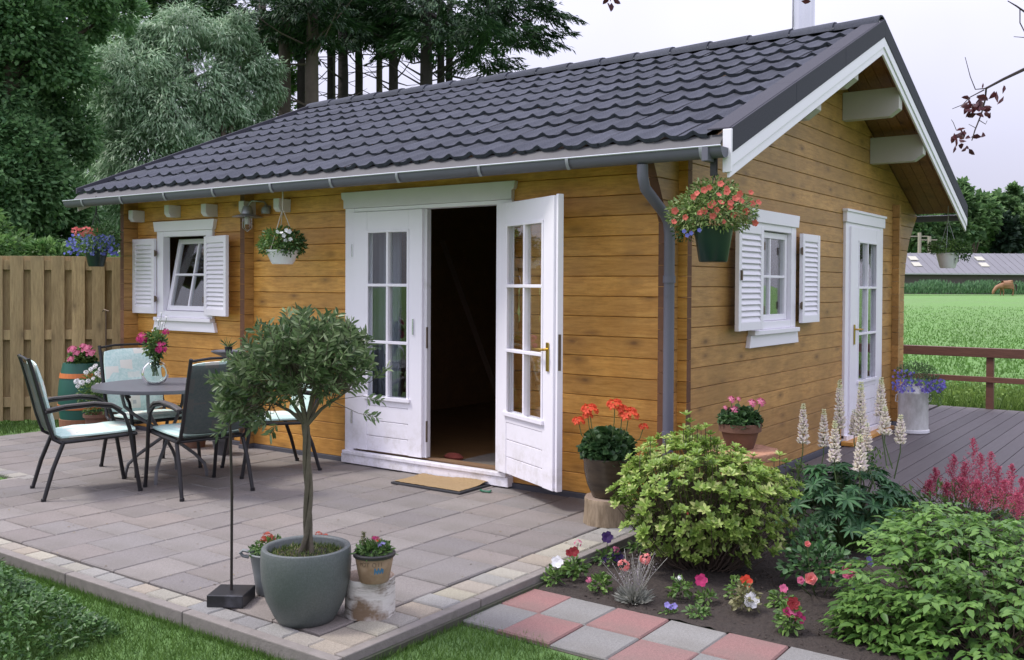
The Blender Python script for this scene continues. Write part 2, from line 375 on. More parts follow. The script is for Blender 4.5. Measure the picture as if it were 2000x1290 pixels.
# cobble edging: right side and front
y = -2.80
while y < -.15:
    l = R_.choice([.13, .14, .15]); piece('cobble', .19, l, .045, -.1, y+l/2, .0, cobble_m, pt); y += l
x = -.0
while x > -6.45:
    l = R_.choice([.14, .15, .17]); piece('cobble', l, .10, .045, x-l/2, -2.845, .0, cobble_m, pt); x -= l
for x in np.arange(-4.5, -4.32, .15): pass
y = -1.80
for i in range(14): piece('cobble', .15, .12, .045, -4.38-.15*i, -1.84, .0, cobble_m, pt)
for i in range(5): piece('cobble', .12, .15, .045, -4.38, -1.98-.15*i, .0, cobble_m, pt)
# kerb stones
def kerb(a, b, wid):
    a, b = Vector(a), Vector(b); L = (b-a).length; n = max(1, round(L/.98)); d = (b-a)/n
    for i in range(n):
        MB().bar(a+d*i+d.normalized()*.003, a+d*(i+1)-d.normalized()*.003, wid, .22).build('kerb_stone', kerb_m, pt, bevel=.005)
kerb((-6.6, -2.925, -.060), (.06, -2.925, -.062), .05)
kerb((.03, -2.895, -.062), (.03, -.35, -.062), .05)
tf = MB().box(-6.6, -4.46, -2.58, -1.92, -.1, .03).build('lawn_patch_soil', ground_m); tf['kind'] = 'structure'
# lawn left of the patio, up to the fence
lw = MB().box(-12, -6.63, -5, 3.5, -.1, .02).build('side_lawn', ground_m); lw['kind'] = 'structure'

# ---- checker path
path = MB().box(.0595, 3.2, -2.21, -1.645, -.12, -.018).build('garden_path', mat('path_sand', (.09, .08, .065), .95)); path['kind'] = 'structure'
red_m = paver_mat('red_tile', [(0.211, 0.117, 0.108), (0.248, 0.122, 0.113), (0.198, 0.122, 0.113)]); grey_m = paver_mat('grey_tile', [(0.198, 0.194, 0.185), (0.154, 0.151, 0.148), (0.224, 0.220, 0.207)])
for r in range(3):
    for c in range(11):
        x = -.012+.275*c+.1375; y = -1.645-.28*r-.14
        if x > 3.1 or (r == 2 and c < 3) or c < 0: continue
        redt = (r+c) % 2 == 0
        piece('tile', .275, .28, .045, x+(.035 if c == 0 else 0), y, -.047, red_m if redt else grey_m, path) if True else 0
for i in range(2): pass

n = 150; P = np.stack([NP.uniform(-4.2, -.1, n), NP.uniform(-2.8, -.15, n), np.full(n, .0505)], 1); A_ = rdir(n)*np.array([1, 1, .12])
o = leaves('leaf_litter', P, A_, np.array([0, 0, 1.])+.25*rdir(n), NP.uniform(.006, .022, n), NP.uniform(.004, .009, n), leafmat('dry_leaf', (.10, .07, .03), (.28, .22, .11), .8, .1), droop=.1); tag(o, 'tiny dry leaf bits scattered over the patio pavers', 'leaf litter', kind='stuff')
# ================================================================== CABIN
cab = empty('log_cabin', (0, 0, 0), 0, 'honey stained log cabin with dark tiled roof and white doors and shutters', 'log cabin')
H = .133; Z0 = .08
def Zr(n): return Z0+n*H
YR, ZR, SL = 2.62, 3.65, .4286; YE, YB = -.389, 5.87; XR, XL = .53, -6.30
SLB = .397
def zroof(y): return ZR - (SL if y < YR else SLB)*abs(y-YR)
UND = .085
def log_x(x0, x1, y0, y1, z0, z1, endm=True, m=None, fs=-1):
    """log along X, outer face at y0"""
    c = .0045; g = .0013
    prof = [(y0+c, z0+g), (y0, z0+c), (y0, z1-c), (y0+c, z1-g), (y1, z1-g), (y1, z0+g)]
    b = MB().prism(prof, x0, x1, 'x'); b.m = [1, 1]+[0]*6
    return b.build('log', [m or wood_front, end_m if endm else (m or wood_front)], cab)
def log_y(a0, a1, b0, b1, z0, z1, x0=-.06, x1=0., m=None, endf=True):
    """log along Y, outer face at x1; (a0,a1) start at bottom/top, (b0,b1) end at bottom/top"""
    c = .0045; g = .0013
    prof = [(x1-c, z0+g), (x1, z0+c), (x1, z1-c), (x1-c, z1-g), (x0, z1-g), (x0, z0+g)]
    V = []
    for s in (0, 1):
        for x, z in prof:
            t = (z-z0)/(z1-z0); y = (a0+(a1-a0)*t) if s == 0 else (b0+(b1-b0)*t); V.append((x, y, z))
    n = 6; F = [tuple(range(n))[::-1], tuple(range(n, 2*n))]+[(i, (i+1) % n, n+(i+1) % n, n+i) for i in range(n)]
    b = MB().add(V, F); b.m = [1, 1]+[0]*6
    return b.build('log', [m or wood_gable, end_m if endf else (m or wood_gable)], cab)
# front wall
FO = [(-2.93, -1.31, .08, 2.10), (-5.46, -4.76, 1.17, 1.97)]
n = 0
while Zr(n) < 2.40:
    z0, z1 = Zr(n), min(Zr(n+1), 2.425); n += 1
    segs = [(-5.93, .065)]
    for a, b, za, zb in FO:
        if min(z1, zb)-max(z0, za) > .03:
            ns = []
            for s in segs:
                if a > s[0] and b < s[1]: ns += [(s[0], a), (b, s[1])]
                else: ns.append(s)
            segs = ns
    for s in segs: log_x(s[0], s[1], 0, .06, z0, z1)
# gable wall (courses offset by half a log)
GO = [(1.19, 1.93, 1.20, 1.98), (3.36, 4.37, .08, 2.10)]
k = 0
while True:
    z0 = Zr(k-.5) if k > 0 else Z0; z1 = Zr(k+.5); k += 1
    if z0 > ZR-UND-.1: break
    ztop = ZR-UND
    def ylim(z): return YR-(ztop-z)/SL, YR+(ztop-z)/SLB
    lo0, hi0 = ylim(z0); lo1, hi1 = ylim(min(z1, ztop-.005)); z1 = min(z1, ztop-.005)
    front = -.15; back = 5.36
    if z0 > 1.45:                               # curved bracket that carries the rear eave
        def arc(z):
            t = min(1, max(0, (z-1.40)/.86)); return 5.36+.72*(1-math.sqrt(max(0, 1-t*t)))
        b0, b1 = arc(z0), arc(z1)
    else: b0 = b1 = back
    a0, a1 = max(front, lo0), max(front, lo1); b0, b1 = min(b0, hi0), min(b1, hi1)
    if z0 > 1.75 and lo0 < -.15:                 # bracket under the front eave
        a0 = max(-.15-.22*max(0, z0-1.9)/.4, lo0); a1 = max(-.15-.22*max(0, z1-1.9)/.4, lo1)
    segs = [[a0, a1, b0, b1]]
    for a, b, za, zb in GO:
        if min(z1, zb)-max(z0, za) > .03:
            ns = []
            for s in segs:
                if a > s[0] and b < s[2]: ns += [[s[0], s[1], a, a], [b, b, s[2], s[3]]]
                else: ns.append(s)
            segs = ns
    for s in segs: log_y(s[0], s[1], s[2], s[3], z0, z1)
# projecting wall ends: left corner and partition
for k in range(18):
    z0 = Zr(k-.5) if k else Z0; z1 = min(Zr(k+.5), 2.38-.0)
    if z1-z0 < .03: continue
    for xa, xb, f in ((-5.93, -5.87, -.15), (-4.18, -4.12, -.10)):
        log_y(f, f, -.001, -.001, z0, z1, xa, xb)
    log_x(.0005, .0015, 5, 5.001, z0, z1) if False else None
# back-wall log ends on the gable side
for k in range(17):
    z0, z1 = Zr(k), Zr(k+1); log_x(.0015, .07, 4.88, 4.94, z0, z1-.001, m=wood_gable, endm=False)
# back and left walls, inner face, floor, plinth
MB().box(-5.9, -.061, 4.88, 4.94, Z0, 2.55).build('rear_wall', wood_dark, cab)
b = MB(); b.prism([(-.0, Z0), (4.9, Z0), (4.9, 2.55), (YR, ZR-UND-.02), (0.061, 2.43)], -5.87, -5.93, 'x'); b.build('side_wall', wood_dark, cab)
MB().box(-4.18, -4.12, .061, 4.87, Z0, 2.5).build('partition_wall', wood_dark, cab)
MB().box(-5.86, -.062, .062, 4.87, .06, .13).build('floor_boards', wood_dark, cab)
pl = MB().box(-5.93, .0, -.012, .05, -.1, .08); pl.box(-.06, .012, .05, 5.36, -.1, .08); pl.box(-5.94, -5.86, -.16, -.013, -.1, .08); pl.box(-4.19, -4.11, -.11, -.013, -.1, .08); pl.box(-.062, .002, -.16, -.013, -.1, .08)
pl.build('plinth', plinth_m, cab, bevel=.004)
# roof deck
rd = MB()
t = .03
for sgn, ye in ((-1, YE+.02), (1, YB-.02)):
    rd.prism([(YR, ZR-.041), (ye, zroof(ye)-.041), (ye, zroof(ye)-.0505), (YR, ZR-.0505)], XL+.03, XR-.04, 'x')
rd.build('roof_deck', wood_dark, cab)
# soffit boards under the gable overhang and the eaves
for sgn in (-1, 1):
    for i in range(5):
        x0 = -.0+.098*i; ye = YE+.03 if sgn < 0 else YB-.03
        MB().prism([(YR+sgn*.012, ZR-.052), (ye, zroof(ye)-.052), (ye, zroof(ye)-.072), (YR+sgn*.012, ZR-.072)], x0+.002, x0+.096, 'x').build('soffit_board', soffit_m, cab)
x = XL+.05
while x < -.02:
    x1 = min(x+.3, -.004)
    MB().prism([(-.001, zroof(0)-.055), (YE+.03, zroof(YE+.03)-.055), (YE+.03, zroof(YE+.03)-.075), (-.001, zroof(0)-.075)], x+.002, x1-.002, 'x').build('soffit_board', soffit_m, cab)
    x = x1
# tiles
wt = (XR-.13-XL-.05)/36; crs = 9; sl_len = math.hypot(YR-YE, ZR-zroof(YE)); cl = (sl_len-.05)/crs
ang = math.atan(SL)
def tile_mesh(n=10, ph=0.):
    V = []; F = []; L = cl+.02
    for i in range(n+1):
        u = i/n; x = (u-.5)*wt; s = math.exp(-((u-.5)/.17)**2); pan = .25*(2*abs(u-.5))**2; hh = .024*s+.006*pan
        dip = 0
        V += [(x, .020*s-.004, hh+.025), (x, .004+.020*s, hh*.9-.002), (x, L*.45, hh*.85+.018), (x, L, hh*.7+.003)]
    for i in range(n):
        a = i*4; b2 = a+4
        F += [(a+1, b2+1, b2, a), (a, b2, b2+2, a+2), (a+2, b2+2, b2+3, a+3)]
    me = bpy.data.meshes.new('roof_tile'); me.from_pydata(V, [], F); me.materials.append(tile_m)
    me.polygons.foreach_set('use_smooth', [True]*len(me.polygons)); me.set_sharp_from_angle(angle=rad(38)); return me
tm = tile_mesh()
E3 = Matrix.Rotation(ang, 4, 'X')
spots = [(XR-.155-wt*(i+.5), j) for j in range(crs) for i in range(36)]
spots.sort(key=lambda s: -s[0])
restV, restF = [], []
base_me_v = [v.co.copy() for v in tm.vertices]; base_me_f = [tuple(p.vertices) for p in tm.polygons]
for idx, (x, j) in enumerate(spots):
    d = .0+cl*j; y = YE+.01+d*math.cos(ang); z = zroof(YE)-.005+d*math.sin(ang)-.02
    M = Matrix.Translation((x+jit(.002), y+jit(.006), z+jit(.003))) @ E3 @ Matrix.Rotation(jit(.008), 4, 'X') @ Matrix.Rotation(jit(.012), 4, 'Z')
    if idx < 296:
        o = bpy.data.objects.new('roof_tile', tm); col.objects.link(o); o.parent = cab; o.matrix_world = M
    else:
        k = len(restV); restV += [M @ p for p in base_me_v]; restF += [tuple(i+k for i in f) for f in base_me_f]
me = bpy.data.meshes.new('roof_tiling'); me.from_pydata(restV, [], restF); me.polygons.foreach_set('use_smooth', [True]*len(restF)); me.set_sharp_from_angle(angle=rad(38))
o = link('roof_tiling', me, tile_m, cab); o['kind'] = 'stuff'
# rear slope tiling as one part
restV, restF = [], []
for x, j in spots:
    d = cl*j; d *= 1.072; M = Matrix.Translation((x, YB-.01-d*math.cos(math.atan(SLB)), zroof(YB)-.025+d*math.sin(math.atan(SLB)))) @ Matrix.Rotation(math.pi, 4, 'Z') @ Matrix.Rotation(math.atan(SLB), 4, 'X')
    k = len(restV); restV += [M @ p for p in base_me_v]; restF += [tuple(i+k for i in f) for f in base_me_f]
me = bpy.data.meshes.new('rear_roof_tiling'); me.from_pydata(restV, [], restF); o = link('rear_roof_tiling', me, tile_m, cab); o['kind'] = 'stuff'
# ridge caps
galv0 = mat('clip_grey', (.30, .30, .31), .5)
n = 18; L = (XR-.02-XL)/n
for i in range(n):
    x0 = XL+L*i; b = MB(); V = []; m8 = 9
    for s, (x, r) in enumerate(((x0-.03, .100), (x0+L+.0, .118))):
        for j in range(m8):
            a = math.pi*(j/(m8-1)); V.append((x, YR-r*math.cos(a)*1.05, ZR-.04+r*.80*math.sin(a)))
    for s, (x, r) in enumerate(((x0+L+.0, .100),)):
        for j in range(m8):
            a = math.pi*(j/(m8-1)); V.append((x, YR-r*math.cos(a)*1.05, ZR-.04+r*.80*math.sin(a)))
    F = [(j, j+1, m8+j+1, m8+j) for j in range(m8-1)]+[(m8+j, m8+j+1, 2*m8+j+1, 2*m8+j) for j in range(m8-1)]
    b.add(V, F); o = b.build('ridge_cap', tile_m, cab, smooth=True)
    MB().box(x0+L-.012, x0+L+.008, YR-.112, YR-.095, ZR-.03, ZR-.016).build('ridge_clip', galv0, cab)
# verge trims (dark) and white barge boards on both slopes and both gable ends
def barge(xa, xb, d0, d1, sgn, m, name, y_in=0., y_out=None, n=1, bev=.003):
    ye = YE if sgn < 0 else YB
    for i in range(n):
        ya = YR+(ye-YR)*i/n; yb = YR+(ye-YR)*(i+1)/n - (0 if i == n-1 else .002*sgn)
        MB().prism([(ya, zroof(ya)+d1), (yb, zroof(yb)+d1), (yb, zroof(yb)+d0), (ya, zroof(ya)+d0)], xa, xb, 'x').build(name, m, cab, bevel=bev)
for sgn in (-1, 1):
    barge(XR-.012, XR+.002, -.125, .020, sgn, trim_m, 'verge_trim', n=3)
    barge(XR-.155, XR-.014, .012, .022, sgn, trim_m, 'verge_cover', n=3)
    barge(XR-.030, XR-.013, -.265, -.06, sgn, white, 'barge_board')
    barge(XR-.0125, XR-.003, -.205, -.1255, sgn, white, 'barge_moulding')
    barge(XL+.03, XL+.045, -.19, -.04, sgn, white, 'barge_board')
    barge(XL+.0, XL+.028, -.02, .035, sgn, trim_m, 'verge_trim', n=3)
MB().box(XR-.05, XR+.004, YE-.018, YE-.0005, zroof(YE)-.235, zroof(YE)+.01).build('barge_end', white, cab, bevel=.003)
# purlins
for y, w_, zt in ((3.2, .10, 0), (4.05, .10, 0), (1.94, .10, 0), (1.10, .10, 0)):
    zz = zroof(y)-.075; hh = (.40 if y < 3.5 else .36) if y > 2.6 else .30
    yy0, yy1 = (y, y+w_) if y > YR else (y, y+w_)
    b = MB(); zlow = zz-hh+.03
    b.prism([(.0015, zlow), (XR-.12, zlow), (XR-.035, zlow+.06), (XR-.035, zlow+.25), (.0015, zlow+.25)], yy0, yy1, 'y')
    b.build('purlin', mat('purlin_paint_shaded', (.43, .41, .38), .6, var=.12, scale=5, bump=.001), cab, bevel=.004)  # white purlins greyed: shade under the roof overhang is put into the colour
b = MB(); b.prism([(.0015, 3.36), (XR-.12, 3.36), (XR-.05, 3.41), (XR-.05, 3.555), (.0015, 3.555)], YR-.05, YR+.05, 'y'); b.build('purlin', mat('purlin_paint_shaded', (.43, .41, .38), .6, var=.12, scale=5, bump=.001), cab, bevel=.004)
# white rafter ends under the front eave at the left
for u, v in ((250, 421), (320, 411), (392, 409), (466, 404), (534, 399)):
    t = (CP[1]*-1-.16)/(CF+CR*(u-PX)/FOC)[1]; p = W(u, v, t)
    b = MB().prism([(-.13, p.z-.03), (-.105, p.z-.06), (-.0008, p.z-.06), (-.0008, p.z+.05), (-.13, p.z+.05)], p.x-.03, p.x+.04, 'x')
    b.build('rafter_end', white_aged, cab, bevel=.003)
# eave flashing, gutter, brackets
MB().prism([(YE-.055, 2.262), (YE+.03, 2.35), (YE+.035, 2.34), (YE-.047, 2.250)], XL+.02, XR-.06, 'x').build('eave_flashing', flash_m, cab)
def gutter(yc, zt, x0, x1, sgn, nm='gutter'):
    V = []; n = 9; r = .058; F = []
    for x in (x0, x1):
        for rr in (r-.004, r-.008):
            for j in range(n):
                a = math.pi+math.pi*j/(n-1); V.append((x, yc-sgn*rr*math.cos(a)*-1, zt+rr*1.12*math.sin(a)))
    for j in range(n-1):
        F += [(j, j+1, 2*n+j+1, 2*n+j), (n+j, 3*n+j, 3*n+j+1, n+j+1)]
    F += [tuple(range(n)), tuple(2*n+j for j in range(n))[::-1]]
    g = MB().add(V, F).build(nm, zinc, cab, smooth=True)
    MB().tube([(x0, yc-r, zt+.003), (x1, yc-r, zt+.003)], .005, 6).build('gutter_bead', zinc_edge, g)
    return g
gt = gutter(YE-.062, 2.262, XL-.02, XR-.015, 1)
gr_ = gutter(YB+.062, 2.275, XL-.02, XR-.03, -1)
for u in (160, 235, 320, 415, 528, 645, 775, 935, 1107, 1368):
    yy = YE-.122; D_ = (yy-CP[1])/(CF+CR*(u-PX)/FOC)[1]; p = W(u, 400, D_)
    b = MB(); n = 7
    pts = [(p.x, YE-.062-.061*math.cos(a), 2.262-.061*1.25*math.sin(a)) for a in np.linspace(-.05, math.pi*.33, n)]
    for i in range(n-1): b.bar(pts[i], pts[i+1], .022, .004, up=(0, -1, .01))
    b.build('gutter_bracket', mat('bracket_zinc', (.27, .28, .31), .4), gt)
MB().box(XR-.13, XR-.09, YE-.124, YE-.0, 2.183, 2.268).build('gutter_stop', zinc, gt, bevel=.004)
# downpipe
dp = MB(); dp.tube([(-.012, YE-.06, 2.20), (-.012, YE-.055, 2.13), (-.008, YE-.03, 2.06), (.0, -.20, 1.93), (.006, -.15, 1.88), (.008, -.135, 1.80), (.008, -.135, .02)], .0335, 14)
dp = dp.build('downpipe', zinc, cab, smooth=True)
MB().tube([(.008, -.135, 1.50), (.008, -.135, 1.545)], .0395, 14).build('pipe_collar', zinc, dp, smooth=True)
MB().tube([(.008, -.135, .55), (.008, -.135, .58)], .0395, 14).build('pipe_collar', zinc, dp, smooth=True)
# stove pipe
ch = MB(); ch.tube([(-.42, 3.35, 3.2), (-.42, 3.35, 5.2)], .102, 28); ch.tube([(-.42, 3.35, 3.86), (-.42, 3.35, 3.90)], .108, 28)
ch.build('stove_pipe', steel, cab, smooth=True)

# ---- doors and windows ------------------------------------------------------
def frame_pts(M, b, x0, x1, y0, y1, z0, z1): return b.box(x0, x1, y0, y1, z0, z1, M)
def glazed(parent, M, x0, x1, z0, z1, cols, rows, y, bar=.022, thick=.03, name='muntin', rails=None, over=0.):
    g = MB().box(x0, x1, y-.002, y+.002, z0, z1, M)
    nx_, nz_ = cols, rows
    for i in range(nx_):
        for j in range(nz_):
            a, b_ = x0+(x1-x0)*i/nx_, x0+(x1-x0)*(i+1)/nx_; zs = rails or [z0+(z1-z0)*k/nz_ for k in range(nz_+1)]
            MB().box(a, b_, y-.002, y+.002, zs[j], zs[j+1], M).build('pane', glass, parent)
    zs = rails or [z0+(z1-z0)*k/nz_ for k in range(nz_+1)]
    for i in range(1, nx_):
        xm = x0+(x1-x0)*i/nx_; MB().box(xm-bar/2, xm+bar/2, y-thick*.55, y+thick*.45, z0-.0, z1+.0, M).build(name, white, parent, bevel=.003)
    for j in range(1, nz_):
        MB().box(x0-over, x1+over, y-thick*.6, y+thick*.40, zs[j]-bar/2, zs[j]+bar/2, M).build(name, white, parent, bevel=.003)
def leaf(parent, M, wd, z0, z1, gx0, gx1, gz0, gz1, rails, th=.045, name='door_leaf'):
    """door leaf in local x 0..wd, y -th..0 (outside is -y)"""
    b = MB()
    b.box(0, gx0, -th, 0, z0, z1, M); b.box(gx1, wd, -th, 0, z0, z1, M)
    b.box(gx0, gx1, -th+.001, -.001, gz1, z1, M); b.box(gx0, gx1, -th+.001, -.001, gz0-.07, gz0, M)
    zb = [z0, z0+(gz0-.07-z0)/3, z0+2*(gz0-.07-z0)/3, gz0-.07]
    for i in range(3): b.box(gx0, gx1, -th+.004, -.004, zb[i]+.002, zb[i+1]-.002, M)
    lf = b.build(name, white, parent, bevel=.003)
    mo = MB(); s = .016
    for sy in (-th-.006, .0):
        y0, y1 = (sy, sy+.008)
        mo.box(gx0-.004, gx0+s, y0, y1, gz0, gz1, M); mo.box(gx1-s, gx1+.004, y0, y1, gz0, gz1, M)
        mo.box(gx0-.004, gx1+.004, y0-.001, y1, gz1-s, gz1+.004, M); mo.box(gx0-.02, gx1+.02, y0-.012, y1, gz0-.022, gz0+.006, M)
    mo.build('glazing_bead', white, lf, bevel=.002)
    glazed(lf, M, gx0, gx1, gz0, gz1, 2, 3, -th/2, rails=rails, over=.0, thick=.05)
    return lf
def lever(parent, M, x, z, side, flip=1):
    b = MB(); y = -.052 if side < 0 else .007
    b.box(x-.016, x+.016, y-.004, y+.004, z-.14, z+.045, M)
    yy = y+side*.04
    b2 = MB(); b2.tube([M @ Vector((x, y, z)), M @ Vector((x, yy, z)), M @ Vector((x+flip*.03, yy+side*.006, z)), M @ Vector((x+flip*.115, yy, z-.004))], .0085, 8)
    h = b.build('handle_plate', brass, parent, bevel=.003); b2.build('lever_handle', brass, parent, smooth=True)
# double door
df = MB()
df.box(-2.96, -2.86, -.022, .07, .105, 2.085); df.box(-1.385, -1.29, -.022, .07, .105, 2.085)
df.box(-2.8599, -1.3851, -.020, .07, 2.055, 2.0845)
fr = df.build('door_frame', white, cab, bevel=.003)
hd = MB().prism([(-2.965, 2.086), (-1.285, 2.086), (-1.285, 2.15), (-1.262, 2.165), (-1.255, 2.215), (-2.995, 2.215), (-2.988, 2.165), (-2.965, 2.15)], -.04, .0, 'y'); hd.build('door_head', white_aged, fr, bevel=.003)
sl = MB(); sl.box(-2.9585, -1.285, -.065, .06, .055, .125); sl.box(-2.94, -1.30, -.075, -.02, .1255, .155); sl.build('door_sill', white, fr, bevel=.004)
MB().box(-2.86, -1.385, .0, .07, .156, .168).build('threshold', mat('worn_wood', (.22, .13, .07), .6), fr)
ra = [.60, 1.03, 1.475, 1.90]
I4 = Matrix.Identity(4)
M1 = Matrix.Translation((-2.862, .012, 0)); l1 = leaf(cab, M1, .735, .17, 2.052, .155, .60, .60, 1.90, ra)
for z in (1.75, 1.0, .42): MB().tube([(-2.868, -.035, z-.05), (-2.868, -.035, z+.05)], .008, 6).build('hinge', steel, l1)
MB().box(-2.215, -2.205, -.045, -.034, 1.10, 1.22).build('bolt', steel, l1)
MB().box(-2.127, -2.095, -.012, .035, .17, 2.052).build('meeting_strip', white_aged, l1, bevel=.003)
for z in (1.13, .42): MB().box(-2.1005, -2.098+.006, -.014, .0, z-.13, z+.03).build('lock_plate', hinge_m, l1)
hx, hy = -1.372, -.03; tipx, tipy = -.640, -.385
a = math.atan2(tipy-hy, tipx-hx)
M2 = Matrix.Translation((hx, hy, 0)) @ Matrix.Rotation(a, 4, 'Z') @ Matrix.Translation((0, .0, 0))
Lw = math.hypot(tipx-hx, tipy-hy)
l2 = leaf(cab, M2, Lw, .17, 2.052, .16, Lw-.135, .60, 1.90, ra)
MB().box(Lw+.001, Lw+.028, -.03, .012, .168, 2.06, M2).build('meeting_strip', white, l2, bevel=.003)
lever(l2, M2, Lw-.062, 1.07, -1, -1)
MB().box(Lw+.0285, Lw+.031, -.024, -.004, .94, 1.17, M2).build('lock_plate', hinge_m, l2)
# gable door (plane x=0): local x -> world y, local -y (outside) -> world +x
def MG(y0, xo=0.): return Matrix(((0, -1, 0, xo), (1, 0, 0, y0), (0, 0, 1, 0), (0, 0, 0, 1)))
G0 = MG(0)
df = MB(); df.box(3.27, 3.375, -.024, .05, .10, 2.07, G0); df.box(4.345, 4.45, -.024, .05, .10, 2.07, G0); df.box(3.3751, 4.3449, -.022, .05, 2.035, 2.069, G0)
fg = df.build('door_frame', white, cab, bevel=.003)
hd = MB(); hd.box(3.25, 4.47, -.04, 0, 2.0705, 2.165, G0); hd.box(3.235, 4.485, -.052, 0, 2.1655, 2.19, G0); hd.build('door_head', white, fg, bevel=.003)
MB().box(3.27, 4.45, -.05, .05, .06, .13, G0).build('door_sill', white, fg, bevel=.003)
lg = leaf(cab, MG(3.375, -.004), .97, .135, 2.035, .22, .80, .60, 1.91, [.60, 1.04, 1.475, 1.91])
lever(lg, MG(3.375, -.004), .10, 1.09, -1, 1)
MB().box(.02, .13, 3.2, 4.55, .05, .085).build('door_step', wood_front, cab, bevel=.003)
# windows
def window(M, x0, x1, z0, z1, tilt, side):
    f = MB(); t = .10
    f.box(x0-t+.03, x0+.03, -.025, .05, z0-.04, z1+.03, M); f.box(x1-.03, x1+t-.03, -.025, .05, z0-.04, z1+.03, M)
    f.box(x0+.0301, x1-.0301, -.023, .05, z1-.02, z1+.0299, M); f.box(x0+.0301, x1-.0301, -.023, .05, z0-.0399, z0+.02, M)
    wf = f.build('window', white, cab, bevel=.003)
    h = MB(); h.prism([(x0-t+.01, z1+.0305), (x1+t-.01, z1+.0305), (x1+t+.012, z1+.125), (x0-t-.012, z1+.125)], -.04, .0, 'y'); h.v = [tuple(M @ Vector(q)) for q in h.v]; h.build('window_head', white, wf, bevel=.003)
    h = MB(); h.prism([(x0-t-.02, z0-.165), (x1+t+.02, z0-.165), (x1+t-.005, z0-.075), (x0-t+.005, z0-.075)], -.035, .0, 'y'); h.v = [tuple(M @ Vector(q)) for q in h.v]; h.build('window_apron', white, wf, bevel=.003)
    MB().box(x0-t+.02, x1+t-.02, -.06, .0, z0-.0745, z0-.0405, M).build('window_sill', white, wf, bevel=.004)
    # sash
    w_ = x1-x0-.07; hh = z1-z0-.05; Ms = M @ Matrix.Translation((x0+.035, .03, z0+.022)) @ (Matrix.Rotation(tilt, 4, 'X') if tilt else Matrix.Identity(4))
    s = MB(); e = .045
    s.box(0, e, -.02, .02, 0, hh, Ms); s.box(w_-e, w_, -.02, .02, 0, hh, Ms); s.box(e+.0001, w_-e-.0001, -.019, .019, 0, e, Ms); s.box(e+.0001, w_-e-.0001, -.019, .019, hh-e, hh, Ms)
    so_ = s.build('sash', white, wf, bevel=.003)
    for i in range(2):
        for j in range(2):
            a_, b_ = e+(w_-2*e)*i/2, e+(w_-2*e)*(i+1)/2; za, zb = e+(hh-2*e)*j/2, e+(hh-2*e)*(j+1)/2
            MB().box(a_, b_, -.002, .002, za, zb, Ms).build('pane', glass, wf)
    MB().box(w_/2-.010, w_/2+.010, -.016, .016, e, hh-e, Ms).build('muntin', white, wf, bevel=.002)
    MB().box(e, w_-e, -.017, .017, hh/2-.010, hh/2+.010, Ms).build('muntin', white, wf, bevel=.002)
    return wf
def shutter(M, wd, z0, z1, slats=15, hinge_side=0, lock=False):
    b = MB(); e = .048; th = .032
    b.box(0, e, -th, 0, z0, z1, M); b.box(wd-e, wd, -th, 0, z0, z1, M); b.box(e, wd-e, -th+.001, -.001, z0, z0+.06, M); b.box(e, wd-e, -th+.001, -.001, z1-.06, z1, M)
    sh = b.build('shutter', white, cab, bevel=.003)
    za, zb = z0+.06, z1-.06; p = (zb-za)/slats
    for i in range(slats):
        z = za+p*(i+.5); Ml = M @ Matrix.Translation((0, -th/2, z)) @ Matrix.Rotation(rad(-27), 4, 'X')
        MB().box(e-.004, wd-e+.004, -.004, .004, -p*.62, p*.62, Ml).build('slat', white, sh)
    for z in (z0+.14, z1-.14):
        xh = wd+.012 if hinge_side else -.012
        hb = MB().box(xh-.022, xh+.022, -th+.004, -th+.012, z-.022, z+.022, M); hb.tube([M @ Vector((xh, -th+.004, z-.03)), M @ Vector((xh, -th+.004, z+.03))], .008, 6); hb.build('hinge', hinge_m, sh)
    if lock:
        b = MB().box(.018, .034, -th-.014, -th-.001, (z0+z1)/2-.02, (z0+z1)/2+.05, M); b.build('latch', hinge_m, sh)
    return sh
wl = window(I4, -5.45, -4.74, 1.20, 1.94, rad(0), 0)
for o in [c for c in wl.children if c.name.split('.')[0] in ('sash', 'pane', 'muntin')]:   # tilted open inward
    piv = Vector((-5.1, .03, 1.225)); o.matrix_world = Matrix.Translation(piv) @ Matrix.Rotation(rad(-11), 4, 'X') @ Matrix.Translation(-piv)
shutter(Matrix.Translation((-5.87, -.03, 0)), .355, 1.19, 1.905, hinge_side=1)
shutter(Matrix.Translation((-4.74, -.03, 0)) @ Matrix.Rotation(rad(-11), 4, 'Z'), .43, 1.19, 1.905, lock=False, hinge_side=0)
wg = window(G0, 1.19, 1.94, 1.20, 1.92, 0, 1)
shutter(MG(.735, .062), .44, 1.17, 1.915, hinge_side=1, lock=True)
shutter(MG(2.03, .045), .40, 1.19, 1.905, hinge_side=0)
# curtains and a few things that show in the dark interior
q = N('curtain_cloth'); q.base((.24, .26, .31)); q.b.inputs['Roughness'].default_value = .9; curt = q.m
def curtain(u0, u1, y, z0, z1, axis='x', label='', n=26, m=None):
    V = []; F = []
    for i in range(n+1):
        t = u0+(u1-u0)*i/n; o_ = .022*math.sin(i*1.45)+.006*math.sin(i*3.7)
        for z in (z0, (z0+z1)/2, z1): V.append((t, y+o_, z) if axis == 'x' else (y+o_, t, z))
    for i in range(n):
        for j in range(2): F.append((i*3+j, i*3+3+j, i*3+4+j, i*3+1+j))
    o = pydata('curtain', V, F, m or curt, smooth=True); md = o.modifiers.new('t', 'SOLIDIFY'); md.thickness = .003
    return tag(o, label, 'curtain')
curtain(-2.84, -2.52, .16, .25, 2.02, label='grey blue curtain behind the glass of the closed door leaf')
curtain(-1.50, -1.36, .16, .30, 2.0, label='pale curtain edge hanging inside behind the open door leaf', n=10)
curtain(3.5, 3.85, -.16, .25, 1.98, 'y', label='grey curtain behind the narrow side door')
